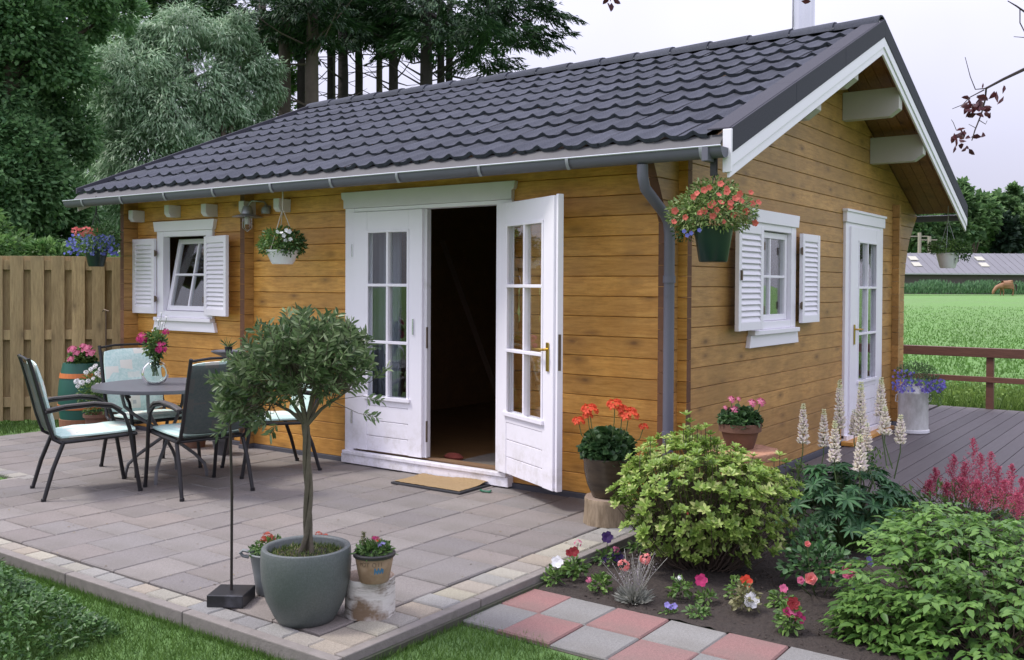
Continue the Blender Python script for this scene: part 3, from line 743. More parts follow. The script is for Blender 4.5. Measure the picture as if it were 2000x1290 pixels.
curtain(1.22, 1.9, -.16, 1.1, 1.96, 'y', label='thin net curtain behind the gable window', n=30, m=mat('net', (.30, .30, .30), .9))
o = MB().bar((-2.75, 1.9, .13), (-3.25, 1.5, 1.9), .09, .05).build('wooden_board', mat('old_board', (.06, .03, .015), .8)); tag(o, 'wooden board leaning in the dark room behind the open door', 'board')

o = MB().lathe([(.0, .0), (.07, .005), (.085, .025), (.05, .05), (0, .055)], 12, sx=1.1, sy=.6).build('red_cloth', mat('red_cloth', (.22, .045, .03), .9, var=.3, scale=20), None, smooth=True); o.location = (-2.02, .22, .131); tag(o, 'crumpled red cloth on the dark floor just inside the doorway', 'cloth')
o = MB().box(-1.95, -1.42, .14, .62, .1305, .138).build('door_rug', mat('rug_grey', (.20, .17, .14), .95, var=.3, scale=30)); tag(o, 'worn grey rug on the floor inside the open doorway', 'rug')
# ================================================================== small things fixed to the cabin
# wall lamp
lp = empty('wall_lamp', W(483, 425, 8.28), 0, 'galvanised barn lamp with wide metal brim beside the window', 'wall lamp')
p0 = Vector((0, 0, 0))
galv = mat('galvanised', (.42, .44, .46), .38, metal=.7, var=.15, scale=20)
MB().lathe([(.005, .10), (.035, .095), (.045, .06), (.05, .03), (.125, .005), (.127, .0), (.05, .012), (.0, .02)], 24).build('lamp_shade', galv, lp, smooth=True)
MB().lathe([(.036, .01), (.038, -.02), (.036, -.085), (.022, -.108), (.0, -.113)], 20).build('lamp_glass', glassmat('lamp_glass_clear', (.85, .85, .85)), lp, smooth=True)
b = MB()
for k in range(4):
    a = k*math.pi/2+.4; b.tube([(math.cos(a)*.043, math.sin(a)*.043, z) for z in (.005, -.09)]+[(0, 0, -.122)], .0025, 5)
b.build('guard', galv, lp)
MB().tube([(0, 0, .09), (.03, .02, .14), (.07, .12, .14), (.08, .16, .09)], .009, 8).build('arm', galv, lp, smooth=True)
MB().lathe([(.018, -.06), (.018, .0), (.0, .01)], 12).build('bulb', mat('bulb_white', (.6, .6, .6), .3), lp, smooth=True)
sp = empty('sensor_lamp', W(519, 412, 8.30), 0, 'small round grey sensor fixed to the wall right of the barn lamp', 'motion sensor')
MB().lathe([(.0, -.03), (.036, -.025), (.04, .0), (.03, .03), (.0, .035)], 16).build('sensor_head', mat('sensor_grey', (.25, .27, .28), .35), sp, smooth=True)
MB().box(-.014, .014, -.01, .10, .015, .045).build('wall_bracket', mat('sensor_grey2', (.2, .2, .2), .5), sp)

# ---- foliage helpers -----------------------------------------------------
def ell_pts(n, c, r, shell=.55, zmin=-1.):
    d = rdir(n*3); d = d[d[:, 2] > zmin][:n]; rr = shell+(1-shell)*NP.random(len(d))**.6
    return np.array(c)+d*rr[:, None]*np.array(r), d
def petal_flower(m, size, petals=5, cup=.35, layers=1):
    V = []; F = []
    for L in range(layers):
        for i in range(petals):
            a = 2*math.pi*(i+L*.5)/petals; s = size*(1-.28*L); c, s_ = math.cos(a), math.sin(a); wv = s*.85*math.sin(math.pi/petals)*1.06
            pts = [(0, 0, 0), (s*.55, -wv, s*cup*.7), (s, -wv*.55, s*cup*.8+s*.1), (s*1.02, wv*.5, s*cup*.75), (s*.6, wv, s*cup*.75), ]
            k = len(V); V += [(x*c-y*s_, x*s_+y*c, z+L*size*.16) for x, y, z in pts]; F += [(k, k+1, k+2, k+3, k+4)]
    me = bpy.data.meshes.new('flower'); me.from_pydata(V, [], F); me.materials.append(m); return me
def umbel_mesh(m, r, n=46, fl=.34):
    """a flower head: small five-petalled florets on a loose dome"""
    P, d = ell_pts(max(8, int(n*.55)), (0, 0, 0), (r, r, r*.55), .7, -.12); V = []; F = []; rr = []
    for p, dd in zip(P, d):
        if R_.random() < .12: continue
        z_ = Vector(dd)+Vector((jit(.35), jit(.35), .25)); z_.normalize(); x_ = z_.orthogonal().normalized(); x_ = Matrix.Rotation(jit(3), 3, z_) @ x_; y_ = z_.cross(x_)
        s_ = r*fl*R_.uniform(.9, 1.45); rv = R_.random()
        for i in range(5):
            a = 2*math.pi*i/5+jit(.12); c_, k_ = math.cos(a), math.sin(a); A = x_*c_+y_*k_; B_ = y_*c_-x_*k_; q0 = Vector(p)
            k = len(V); V += [q0, q0+A*s_*.6-B_*s_*.33+z_*s_*.12, q0+A*s_+z_*s_*R_.uniform(.0, .3), q0+A*s_*.6+B_*s_*.33+z_*s_*.12]; F.append((k, k+1, k+2, k+3)); rr += [rv]*4
    o = pydata('flower_head', [tuple(v) for v in V], F, m, None, rr); me = o.data; bpy.data.objects.remove(o); return me
def petm(name, dark, light, rough=.55): return leafmat(name, dark, light, rough, .25)
P_red = petm('petal_scarlet', (.62, .05, .02), (.85, .13, .05)); P_pink = petm('petal_pink', (.62, .13, .26), (.85, .32, .46))
P_mag = petm('petal_magenta', (.42, .02, .12), (.7, .06, .26)); P_white = petm('petal_white', (.82, .82, .84), (.90, .90, .91))
P_coral = petm('petal_coral', (.62, .14, .10), (.85, .34, .27)); P_blue = petm('petal_blue', (.17, .19, .58), (.36, .40, .84))
P_purple = petm('petal_purple', (.035, .01, .09), (.10, .03, .24)); P_salmon = petm('petal_salmon', (.70, .16, .15), (.85, .35, .33))
P_dred = petm('petal_darkred', (.22, .01, .015), (.42, .02, .04)); P_lil = petm('petal_lilac', (.30, .26, .62), (.5, .46, .8)); P_viol = petm('petal_violet', (.20, .15, .48), (.38, .32, .72))
stem_m = mat('stem_green', (.08, .13, .04), .6, var=.2); twig_m = mat('twig_brown', (.085, .06, .045), .85, var=.3, scale=30)
G_dark = leafmat('leaf_dark', (.022, .06, .017), (.085, .17, .05)); G_mid = leafmat('leaf_mid', (.045, .11, .028), (.16, .27, .07))
G_gera = leafmat('leaf_geranium', (.02, .06, .02), (.075, .15, .05)); G_grey = leafmat('leaf_silver', (.20, .21, .18), (.42, .43, .38), .8)
def flower_at(name, me, p, nrm, parent, s=1.):
    o = bpy.data.objects.new(name, me); col.objects.link(o); o.parent = parent
    o.rotation_euler = Vector(nrm).to_track_quat('Z', 'Y').to_euler(); o.location = p; o.scale = (s, s, s); return o
TOCAM = Vector(-CF)
def bushy(name, c, r, n, L, Wd, m, parent, shell=.45, zmin=-.6, simple=False, up=.5, fold=.25, droop=.12):
    P, d = ell_pts(n, c, r, shell, zmin); A = unit(d+.7*rdir(len(P))); Nn = unit(d*.5+np.array([0, 0, up])+.5*rdir(len(P)))
    return leaves(name, P, A, Nn, L*NP.uniform(.6, 1.25, len(P)), Wd*NP.uniform(.7, 1.2, len(P)), m, parent, simple=simple, fold=fold, droop=droop)
def pot_prof(r0, r1, h, rim=.012, rimh=.03, t=.008):
    return [(r0, 0), (r1-rim*.3, h-rimh), (r1+rim, h-rimh), (r1+rim, h), (r1+rim-t*1.6, h), (r1-rim*.3-t, h-rimh), (r1-t*2, h-.03), (.0, h-.032)]

# ---- hanging baskets -----------------------------------------------------
# coral petunia basket at the right corner
c0 = W(1393, 478, 5.50)
hb = empty('hanging_basket', c0, 0, 'dark green hanging pot overflowing with coral petunias at the near corner', 'hanging basket', 'hanging flower baskets')
MB().lathe([(.076, -.10), (.082, -.09), (.108, .07), (.112, .10), (.104, .10), (.10, .06), (.0, .05)], 24).build('pot', dkgreen, hb, smooth=True)
V = []; cc_ = (-.01, 0, .18)
fo = bushy('foliage', cc_, (.265, .23, .135), 3000, .027, .011, leafmat('leaf_petunia', (.07, .14, .03), (.27, .38, .12), third=(.42, .46, .24)), hb, .35, -.8)
bushy('foliage', (.0, 0, .27), (.16, .14, .11), 800, .03, .013, MATS['leaf_petunia'], hb, .3, -.8)
bushy('foliage', (-.14, -.02, .10), (.10, .10, .09), 500, .02, .009, G_dark, hb, .3, -.9)
pf = petal_flower(P_coral, .019, 5, .3)
fp = [(1395, 368), (1372, 375), (1362, 378), (1344, 391), (1408, 384), (1432, 388), (1456, 384), (1379, 406), (1394, 404), (1374, 408), (1412, 404), (1386, 416), (1357, 424), (1380, 429), (1419, 426), (1444, 418), (1398, 440), (1458, 402), (1464, 440), (1313, 414), (1350, 384), (1405, 378), (1436, 400), (1332, 430), (1310, 436), (1475, 400), (1364, 418), (1414, 414), (1390, 390), (1424, 396)]
for u, v in fp:
    p = W(u+jit(2), v+jit(2), 5.50) - c0; dx = abs(p.dot(Vector(CR)))/.27; k = math.sqrt(max(.05, 1-min(1, dx)**2)); p = p+TOCAM*(.20*k)
    p = p*((5.5-.2*k)/5.5) if False else p
    flower_at('flower', pf, p, TOCAM+Vector((jit(.5), jit(.5), .25+jit(.4))), hb, R_.uniform(.8, 1.1))
bf = petal_flower(P_blue, .012, 5, .2)
for u, v in ((1342, 460), (1366, 450), (1350, 456), (1336, 452)): flower_at('flower', bf, W(u, v, 5.32)-c0, TOCAM, hb)
b = MB()
for k in range(3):
    a = k*2.1+.5; b.tube([(math.cos(a)*.1, math.sin(a)*.1, .10), (0, 0, .40)], .003, 5)
b.build('hanger', black_m, hb)
b = MB(); b.box(-.018, .018, -.012, .012, .39, .56); b.tube([(0, 0, .38), (0, .0, .42)], .006, 6); b.build('hook', black_m, hb)

def basket(c, label, potm, rp, hp, foliage, flowers, ropes, topz, ropem=black_m):
    r = empty('hanging_basket', c, 0, label, 'hanging basket', 'hanging flower baskets')
    MB().lathe([(rp*.62, -hp), (rp*.68, -hp+.01), (rp, 0), (rp+.006, .0), (rp+.006, .012), (rp-.006, .012), (rp-.01, -.01), (0, -.015)], 24).build('pot', potm, r, smooth=True)
    for (cc, rr, n, L, Wd, m) in foliage: bushy('foliage', cc, rr, n, L, Wd, m, r, .3, -.8)
    for me, pts, s in flowers:
        for p in pts: flower_at('flower', me, p, TOCAM+Vector((jit(.6), jit(.6), jit(.5)+.2)), r, s*R_.uniform(.8, 1.15))
    b = MB()
    for k in range(ropes):
        a = k*2*math.pi/ropes+.6; b.tube([(math.cos(a)*rp, math.sin(a)*rp, .01), (0, 0, topz*.72)], .0035, 5)
    b.tube([(0, 0, topz*.70), (.0, .0, topz)], .006, 6); b.build('hanger', ropem, r)
    return r
rope_m = mat('rope', (.45, .42, .36), .9)
c1 = W(552, 492, 7.75); wf_ = petal_flower(P_white, .017, 5, .25)
basket(c1, 'white hanging basket with green foliage and white flowers left of the double door', wplastic, .13, .10,
       [((-.01, 0, .07), (.19, .17, .12), 1500, .034, .013, G_mid), ((.12, 0, .05), (.11, .11, .10), 500, .03, .014, G_dark), ((-.12, -.02, .04), (.12, .1, .08), 300, .03, .012, G_mid)],
       [(wf_, [Vector(CR)*a_+TOCAM*.15+Vector((0, 0, z)) for a_, z in ((.03, .14), (.05, .12), (.07, .16), (.10, .09), (.06, .08), (.0, .15), (.09, .15))], 1.)], 3, .48, rope_m)
c2_ = W(188, 487, 9.15)
lob = [Vector(CR)*jit(.23)+TOCAM*R_.uniform(.02, .16)+Vector((0, 0, R_.uniform(-.06, .13))) for _ in range(190)]
basket(c2_, 'dark green hanging pot of blue lobelia above the fence at the left corner', dkgreen, .105, .165,
       [((0, 0, .06), (.27, .2, .13), 1500, .026, .010, G_mid), ((.12, 0, .12), (.2, .14, .12), 600, .03, .010, G_dark)],
       [(petal_flower(P_blue, .013, 5, .2), lob, 1.), (petal_flower(P_salmon, .014, 5, .2), [Vector(CR)*R_.uniform(-.2, .05)+TOCAM*.08+Vector((0, 0, R_.uniform(.12, .2))) for _ in range(45)], 1.)], 3, .50)
c3 = W(1851, 497, 10.45)
basket(c3, 'white hanging basket of green leaves under the rear eave beside the deck', wplastic, .118, .15,
       [((0, 0, .07), (.23, .18, .08), 900, .035, .016, G_mid), ((.13, 0, .02), (.10, .1, .12), 400, .035, .016, G_dark)], [], 3, .52, mat('rope_grey', (.35, .37, .38), .8))

# ================================================================== fence
fn = empty('board_fence', (-6.9, .1, 0), 0, 'tall pale wooden fence of alternating boards left of the cabin', 'fence')
FI = fn.matrix_world.inverted() if False else Matrix.Translation((6.9, -.1, 0))
fa = Vector((-6.55, .48, 0)); fd = Vector((-7.41+6.69, -.56-.31, 0)).normalized(); fnrm = Vector((fd.y, -fd.x, 0))
if fnrm.dot(Vector((CP[0], CP[1], 0))-fa) < 0: fnrm = -fnrm
def fpt(s, o_, z): return FI @ (fa+fd*s+fnrm*o_+Vector((0, 0, z)))
for i in range(18):
    s = -.35+.193*i; top = 1.752+jit(.004)
    MB().bar(fpt(s, .030, .06), fpt(s, .030, top), .125, .018, up=fnrm).build('board', fence_m, fn, bevel=.002)
    s2 = s+.0965
    MB().bar(fpt(s2, -.038, .06), fpt(s2, -.038, top-.0), .125, .018, up=fnrm).build('board', fence_m, fn, bevel=.002)
for z in (1.66, .94, .25): MB().bar(fpt(-.5, -.003, z), fpt(3.1, -.003, z), .044, .10).build('rail', fence_m, fn, bevel=.002)
gr = empty('garden_tool', tuple(W(207, 640, 9.75)), 0, 'thin rusty iron garden tool hanging on the fence beside the cabin corner', 'garden tool')
MB().tube([(0, 0, .18), (0, 0, -.25)], .006, 6).build('shaft', hinge_m, gr); MB().tube([(-.06, 0, .16), (0, -.02, .18), (.05, 0, .165)], .006, 6).build('head', hinge_m, gr)

# ================================================================== table and chairs
TC = Vector((-3.57, -1.23, .045))
tb = empty('garden_table', TC, rad(38), 'round grey mesh garden table with curved tube legs', 'table')
q = N('mesh_table_top'); v = q.coord(); ck = q.n('ShaderNodeTexChecker', Scale=110.); q.l(v, ck.inputs['Vector'])
q.base(q.mix(ck.outputs['Fac'], (.10, .10, .12), (.24, .24, .27))); q.b.inputs['Roughness'].default_value = .4; tabm = q.m
MB().lathe([(0, .676), (.485, .676), (.50, .666), (.503, .676), (.50, .686), (.49, .688), (0, .688)], 64).build('table_top', tabm, tb, smooth=True)
MB().lathe([(.487, .664), (.505, .664), (.507, .678), (.505, .6895), (.497, .690), (.487, .6885)], 64).build('rim', mat('rim_grey', (.10, .10, .115), .4), tb, smooth=True)
for k in range(4):
    a = k*math.pi/2; c, s = math.cos(a), math.sin(a)
    pr = [(.29, .0), (.288, .04), (.27, .10), (.20, .17), (.02, .30), (-.10, .37), (-.24, .46), (-.31, .52), (-.33, .60), (-.33, .675)]
    b = MB(); b.tube([(r*c-.02*s, r*s+.02*c, z) for r, z in pr], .0125, 8); b.build('leg', mat('table_grey', (.14, .14, .15), .4), tb, smooth=True)
MB().lathe([(.0, .30), (.035, .30), (.035, .33), (0, .33)], 12).build('leg_joint', MATS['table_grey'], tb)
# cushion fabric
q = N('cushion_fabric'); v = q.coord((1, 1, 1)); 
st = q.ramp(q.noise(q.coord((60, 2, 60)), 1., 2), [(.35, 0), (.65, 1)])
cc = q.mix(st, (.47, .66, .61), (.62, .76, .71))
vo = q.n('ShaderNodeTexVoronoi', Scale=7., _distance='CHEBYCHEV'); q.l(v, vo.inputs['Vector']); vo.inputs['Randomness'].default_value = .55
sq = q.ramp(vo.outputs['Distance'], [(.34, 1), (.345, 0)]); pk = q.ramp(vo.outputs['Color'], [(.30, 0), (.32, 1)])
cc = q.mix(q.math('MULTIPLY', sq, pk), cc, (.74, .74, .66))
sm = q.ramp(vo.outputs['Distance'], [(.09, 1), (.11, 0)]); cc = q.mix(q.math('MULTIPLY', q.math('MULTIPLY', sm, pk), .6), cc, (.30, .36, .38))
q.base(cc); q.b.inputs['Roughness'].default_value = .85; q.bump(q.noise(v, 300, 2), .0006); cush = q.m
q = N('sling_mesh'); v = q.coord(); wv = q.n('ShaderNodeTexChecker', Scale=260.); q.l(v, wv.inputs['Vector'])
q.base(q.mix(wv.outputs['Fac'], (.018, .022, .022), (.05, .06, .06))); q.b.inputs['Roughness'].default_value = .7
tr = q.n('ShaderNodeBsdfTransparent'); ms = q.n('ShaderNodeMixShader', Fac=.22); q.l(q.b.outputs[0], ms.inputs[1]); q.l(tr.outputs[0], ms.inputs[2]); q.l(ms.outputs[0], q.out.inputs[0]); sling = q.m
def pad(L, w_, t, n=10, m=8):
    """cushion in local x (width) / y (length); puffed"""
    V = []; F = []
    for side in (1, -1):
        for i in range(n+1):
            for j in range(m+1):
                u = i/n*2-1; v_ = j/m*2-1; e = (1-abs(u)**5)*(1-abs(v_)**5)
                bulge = t*(.35+.65*e**.5) if e > 0 else t*.25
                k = .93+.07*(1-abs(u*v_)**3)
                V.append((v_*w_/2*k, u*L/2*k, side*bulge/2+.004*math.sin(u*7+v_*3)*e))
    s = (n+1)*(m+1)
    for i in range(n):
        for j in range(m):
            a = i*(m+1)+j; F += [(a, a+1, a+m+2, a+m+1), (s+a, s+a+m+1, s+a+m+2, s+a+1)]
    ring = [i*(m+1) for i in range(n+1)]+[n*(m+1)+j for j in range(1, m+1)]+[i*(m+1)+m for i in range(n-1, -1, -1)]+[j for j in range(m-1, 0, -1)]
    for k in range(len(ring)):
        a, b_ = ring[k], ring[(k+1) % len(ring)]; F.append((a, s+a, s+b_, b_))
    return V, F
def chair():
    r = empty('garden_chair', (0, 0, 0))          # faces +Y
    hw = .235
    # seat rails
    for s in (-1, 1):
        b = MB(); x = s*hw
        b.tube([(x, .25, .40), (x, .0, .385), (x, -.22, .375), (x, -.262, .40), (x*.99, -.30, .52), (x*.97, -.385, .86), (x*.97, -.405, .925), (x*.97, -.41, .94)], .0125, 8); b.build('side_rail', chair_m, r, smooth=True)
        b = MB(); b.tube([(x*1.0, -.20, .385), (x*1.04, -.27, .20), (x*1.07, -.325, 0)], [.014, .0145, .013], 8); b.lathe([(.016, 0), (.016, .02), (.013, .022)], 10, x*1.07, -.325, 0); b.build('leg', chair_m, r, smooth=True)
        xo = x*1.10
        b = MB(); b.tube([(xo, -.315, .585), (xo, -.20, .605), (xo, -.02, .615), (xo, .10, .595), (xo, .17, .54), (xo*1.0, .205, .44), (xo*.98, .235, .25), (xo*.98, .275, 0)], [.012]*5+[.0135]*3, 8)
        b.lathe([(.016, 0), (.016, .02), (.013, .022)], 10, xo*.98, .275, 0); b.build('leg', chair_m, r, smooth=True)
        b = MB(); pts = [(xo, -.31, .600), (xo, -.20, .622), (xo, -.02, .632), (xo, .09, .616), (xo, .15, .578)]
        for i in range(4): b.bar(pts[i], Vector(pts[i+1])+(Vector(pts[i+1])-Vector(pts[i]))*.03, .042, .016)
        b.build('armrest', arm_m, r, bevel=.005)
    for pp_, rr_ in (([(-hw, .25, .40), (hw, .25, .40)], .0125), ([(-hw, -.22, .375), (hw, -.22, .375)], .010), ([(-hw*.97, -.405, .925), (-.1, -.42, .94), (.1, -.42, .94), (hw*.97, -.405, .925)], .009)): MB().tube(pp_, rr_, 8).build('cross_bar', chair_m, r, smooth=True)
    prof = [(.25, .395), (.0, .375), (-.20, .37), (-.27, .43), (-.305, .54), (-.345, .71), (-.382, .85), (-.395, .895)]
    V = [(s*(hw-.012), y, z) for y, z in prof for s in (-1, 1)]
    F = [(2*i, 2*i+1, 2*i+3, 2*i+2) for i in range(len(prof)-1)]
    me = bpy.data.meshes.new('sling'); me.from_pydata(V, [], F); link('sling', me, sling, r)
    v, f = pad(.50, .45, .045); o = MB().add([Matrix.Translation((0, .02, .415)) @ Matrix.Rotation(rad(2), 4, 'X') @ Vector(p) for p in v], f).build('seat_cushion', cush, r, smooth=True)
    v, f = pad(.51, .45, .04); Mb = Matrix.Translation((0, -.305, .665)) @ Matrix.Rotation(rad(104), 4, 'X')
    MB().add([Mb @ Vector(p) for p in v], f).build('back_cushion', cush, r, smooth=True)
    return r
ch0 = chair()
CH = [((-3.61, -1.80), (.34, .94), 'garden chair seen side on at the left of the round table, back towards the lawn', None),
      ((-3.045, -1.34), (-.98, .19), 'garden chair with its dark mesh back to the camera beside the olive tree', None),
      ((-3.98, -1.08), (.99, -.12), 'garden chair showing its patterned back cushion behind the round table', None),
      ((-3.20, -.60), (-.36, -.93), 'garden chair by the cabin wall, half hidden behind the olive tree', None)]
for i, (p, d, lab, _) in enumerate(CH):
    o = ch0 if i == 0 else copy_tree(ch0)
    o.location = (p[0], p[1], .045); o.rotation_euler[2] = math.atan2(-d[0], d[1]); tag(o, lab, 'chair', 'garden chairs round the table')
# glass vase with bouquet
vp = W(303, 752, 7.15); vp.z = TC.z+.690
vs = MB(); vs.lathe([(.045, 0), (.075, .02), (.094, .055), (.096, .085), (.085, .125), (.06, .155), (.038, .168), (.034, .18), (.036, .18), (.041, .168), (.064, .150), (.082, .12), (.092, .085), (.09, .057), (.071, .024), (.04, .008), (0, .008)], 40)
q = N('clear_glass'); q.b.inputs['Transmission Weight'].default_value = 1; q.b.inputs['Roughness'].default_value = 0; q.b.inputs['IOR'].default_value = 1.12; q.base((.97, .99, .98)); q.b.inputs['Specular IOR Level'].default_value = 1.0
vz = vs.build('glass_vase', q.m, None, smooth=True); vz.location = vp; tag(vz, 'round clear glass bowl vase on the garden table', 'vase')
bq = empty('bouquet', vp+Vector((0, 0, .17)), 0, 'magenta and white flowers standing in the glass vase', 'bouquet')
b = MB()
for k in range(9): b.tube([(jit(.03), jit(.03), -.11), (jit(.01), jit(.01), 0), (jit(.07), jit(.07), .15)], .003, 5)
b.build('stems', stem_m, bq)
bushy('leaves', (0, 0, .12), (.075, .07, .10), 420, .04, .018, G_mid, bq, .2, -.9); bushy('leaves', (.0, 0, .01), (.025, .025, .08), 140, .03, .012, G_gera, bq, .2, -.9)
um_m = umbel_mesh(P_mag, .042, 60); um_w = umbel_mesh(P_white, .017, 26)
b = MB()
for u, v in ((318, 632), (306, 638), (326, 620), (316, 612), (310, 626), (322, 640), (299, 646)): b.tube([(0, 0, 0), Vector(W(u, v, 7.1)-bq.location)], .0015, 4)
b.build('stems', stem_m, bq)
for u, v, me, s in ((278, 660, um_m, 1.), (314, 678, um_m, 1.1), (324, 648, um_m, .6), (318, 632, um_w, 1.), (306, 638, um_w, .8), (326, 620, um_w, .9), (316, 612, um_w, .7), (310, 626, um_w, .8), (322, 640, um_w, .9), (299, 646, um_w, .7)):
    flower_at('flower_head', me, W(u, v, 7.1)-bq.location, TOCAM+Vector((0, 0, .6)), bq, s)

# ================================================================== stand, olive tree, pots near the kerb
ps = W(452, 1165, 4.36); ps.z = .045
sn = empty('garden_stand', ps, rad(32), 'thin black metal pole on a square base with a dish on top', 'plant stand')
MB().box(-.082, .082, -.082, .082, 0, .055).build('base', mat('base_black', (.02, .02, .022), .35, dirt=((.10, .10, .12), 4, .55)), sn, bevel=.004)
MB().tube([(0, 0, .05), (.002, .0, .5), (-.012, -.008, 1.12)], .0065, 8).build('pole', mat('pole_dark', (.022, .016, .014), .5), sn, smooth=True)
MB().lathe([(0, 1.105), (.02, 1.107), (.062, 1.124), (.075, 1.132), (.073, 1.136), (.03, 1.118), (0, 1.116)], 28, -.012, -.008).build('dish', mat('dish_grey', (.06, .06, .065), .35, metal=.5), sn, smooth=True)
cn = empty('small_black_pot', ps+Vector((-.006, -.012, 1.118)), 0, 'tiny black pot with a grassy sprout on the dish of the pole', 'plant pot')
MB().lathe([(.012, 0), (.018, .035), (.015, .035), (0, .03)], 14).build('pot', black_m, cn, smooth=True)
n = 14; leaves('sprout', np.zeros((n, 3))+np.array([0, 0, .03]), unit(np.stack([NP.normal(size=n)*.7, NP.normal(size=n)*.7, np.ones(n)*.8], 1)), rdir(n), .055, .006, G_gera, cn)

op = W(598, 1205, 4.14); op.z = .045
gp = empty('olive_pot', op, 0, 'big rounded grey green glazed pot holding the olive tree', 'plant pot')
q = N('grey_glaze'); v = q.coord(); cc = q.ramp(q.noise(v, 120, 4, .8), [(.3, (.075, .088, .085)), (.7, (.125, .140, .138))])
cc = q.mix(q.ramp(q.noise(q.coord((1, 1, .5)), 4, 5), [(.5, 0), (.8, .5)]), cc, (.07, .085, .07)); q.base(cc); q.b.inputs['Roughness'].default_value = .42; q.bump(q.noise(v, 160, 3), .0008); glaze = q.m
MB().lathe([(.108, 0), (.118, .004), (.135, .03), (.168, .10), (.186, .18), (.190, .25), (.188, .305), (.185, .315), (.178, .318), (.166, .316), (.160, .308), (.164, .27), (.16, .265), (0, .27)], 56).build('pot_body', glaze, gp, smooth=True)
MB().lathe([(.161, .272), (.10, .285), (0, .29)], 24).build('soil', soil, gp, smooth=True)
n = 1500; a = NP.random(n)*6.28; r = .155*NP.random(n)**.5; P = np.stack([r*np.cos(a), r*np.sin(a), np.full(n, .278)], 1)
o = leaves('pot_grass', P, unit(np.stack([NP.normal(size=n)*.6, NP.normal(size=n)*.6, np.ones(n)], 1)), rdir(n), .026*NP.uniform(.4, 1.3, n), .004, leafmat('moss_grass', (.03, .06, .012), (.14, .20, .05), third=(.30, .25, .12)), gp, simple=True); o['kind'] = 'stuff'
ol = empty('olive_tree', op+Vector((0, 0, .275)), 0, 'small olive tree with twisted trunk growing in the big grey pot', 'olive tree')
tk = MB(); bark_o = mat('olive_bark', (.10, .085, .06), .85, var=.45, scale=30, bump=.004, bscale=60)
for ph in (0, 2.1, 4.2):
    pts = []
    for i in range(15):
        t = i/14; a = ph+t*6.0; rr = .012*(1-.2*t)+(.020*(1-t*8) if t < .12 else 0); pts.append((rr*math.cos(a)+.012*math.sin(t*4), rr*math.sin(a), t*.60))
    tk.tube(pts, [.0105-.002*i/14 for i in range(15)], 8)
tk.build('trunk', bark_o, ol, smooth=True)
ends = []; br = MB(); CRv = Vector(CR); CFv = Vector((CF[0], CF[1], 0)).normalized()
LS = W(450, 800, 4.3)-Vector(ol.location)
def crown_ok(p):
    x = p.dot(CRv); y = p.dot(CFv); z = p.z-.835
    m = (x-.012)**2/.250**2+y*y/.25**2+z*z/(.17**2 if z > 0 else .17**2)
    l = ((x+.245)/.10)**2+(y/.12)**2+((z+.12)/.12)**2
    return m < 1 or l < 1
tips = []
while len(tips) < 390:
    p = Vector((R_.uniform(-.42, .42), R_.uniform(-.42, .42), R_.uniform(.55, 1.12)))
    if crown_ok(p): tips.append(p)
for e in ((.25, .02, .60), (.28, -.05, .68), (.29, .06, .76), (-.12, -.05, .56)): tips.append(CRv*e[0]+CFv*e[1]+Vector((0, 0, e[2])))
for _ in range(16): tips.append(CRv*R_.uniform(-.34, -.16)+CFv*jit(.1)+Vector((0, 0, R_.uniform(.55, .66))))
mains = [CRv*a_+CFv*b_+Vector((0, 0, z)) for a_, b_, z in ((-.17, 0, .78), (.14, .05, .80), (-.05, -.12, .86), (.05, .14, .85), (-.22, .05, .68), (.20, -.06, .72), (-.10, .1, .93), (.1, -.08, .94))]
for m_ in mains: br.tube([(0, 0, .56), m_*.35+Vector((0, 0, .38)), m_], [.011, .007, .003], 6)
LP, LA, LN = [], [], []
for t_ in tips:
    m_ = min(mains, key=lambda q_: (q_-t_).length)
    st_ = m_.lerp(Vector((0, 0, .6)), R_.uniform(0, .5)); d = (t_-st_)
    dirn = (t_-Vector((0, 0, .72))).normalized()+Vector((jit(.5), jit(.5), jit(.4)+.25)); dirn.normalize()
    L = R_.uniform(.07, .13); tip = t_+dirn*L*.6; bs = t_-dirn*L*.4
    br.tube([st_, bs, tip], [.0022, .0016, .001], 4, cap=False)
    for k in range(8):
        u = .25+.75*k/8; p = bs.lerp(tip, u); sd = dirn.cross(Vector((jit(1), jit(1), jit(1)))).normalized()
        for s in (-1, 1): LP.append(p); LA.append(dirn*.65+sd*s*.8); LN.append(sd.cross(dirn)+Vector((0, 0, .5)))
br.build('branches', bark_o, ol, fixn=False)
n = len(LP); olm = leafmat('leaf_olive', (.045, .09, .034), (.19, .27, .12), .42, .3, third=(.34, .41, .24))
leaves('crown', LP, LA, LN, .043*NP.uniform(.7, 1.25, n), .0115, olm, ol, droop=.08)
# grey bucket with red flowers, behind the olive pot at the left
bp_ = W(530, 1150, 4.50); bp_.z = .045
bk = empty('grey_bucket', bp_, 0, 'small grey metal bucket of rust red flowers squeezed behind the olive pot', 'bucket')
MB().lathe([(.062, 0), (.070, .01), (.082, .10), (.083, .104), (.098, .185), (.102, .19), (.098, .195), (.094, .185), (.078, .10), (.0, .15)], 30).build('bucket_body', mat('bucket_grey', (.16, .175, .18), .45, var=.15, scale=30), bk, smooth=True)
lx = -Vector(CR)*.105; b = MB(); b.tube([lx+Vector((0, 0, .165)), lx*1.25+Vector((0, 0, .17)), lx*1.38+Vector((0, 0, .185)), lx*1.25+Vector((0, 0, .197)), lx*.98+Vector((0, 0, .19))], .008, 7); b.build('handle', MATS['bucket_grey'], bk, smooth=True)
fl_ = petal_flower(P_dred, .012, 5, .3, 2); P_rust = petm('petal_rust', (.35, .05, .03), (.6, .13, .08)); um_r = umbel_mesh(P_rust, .026, 40)
bushy('foliage', (0, 0, .20), (.09, .09, .05), 320, .028, .012, G_mid, bk, .2, -.5)
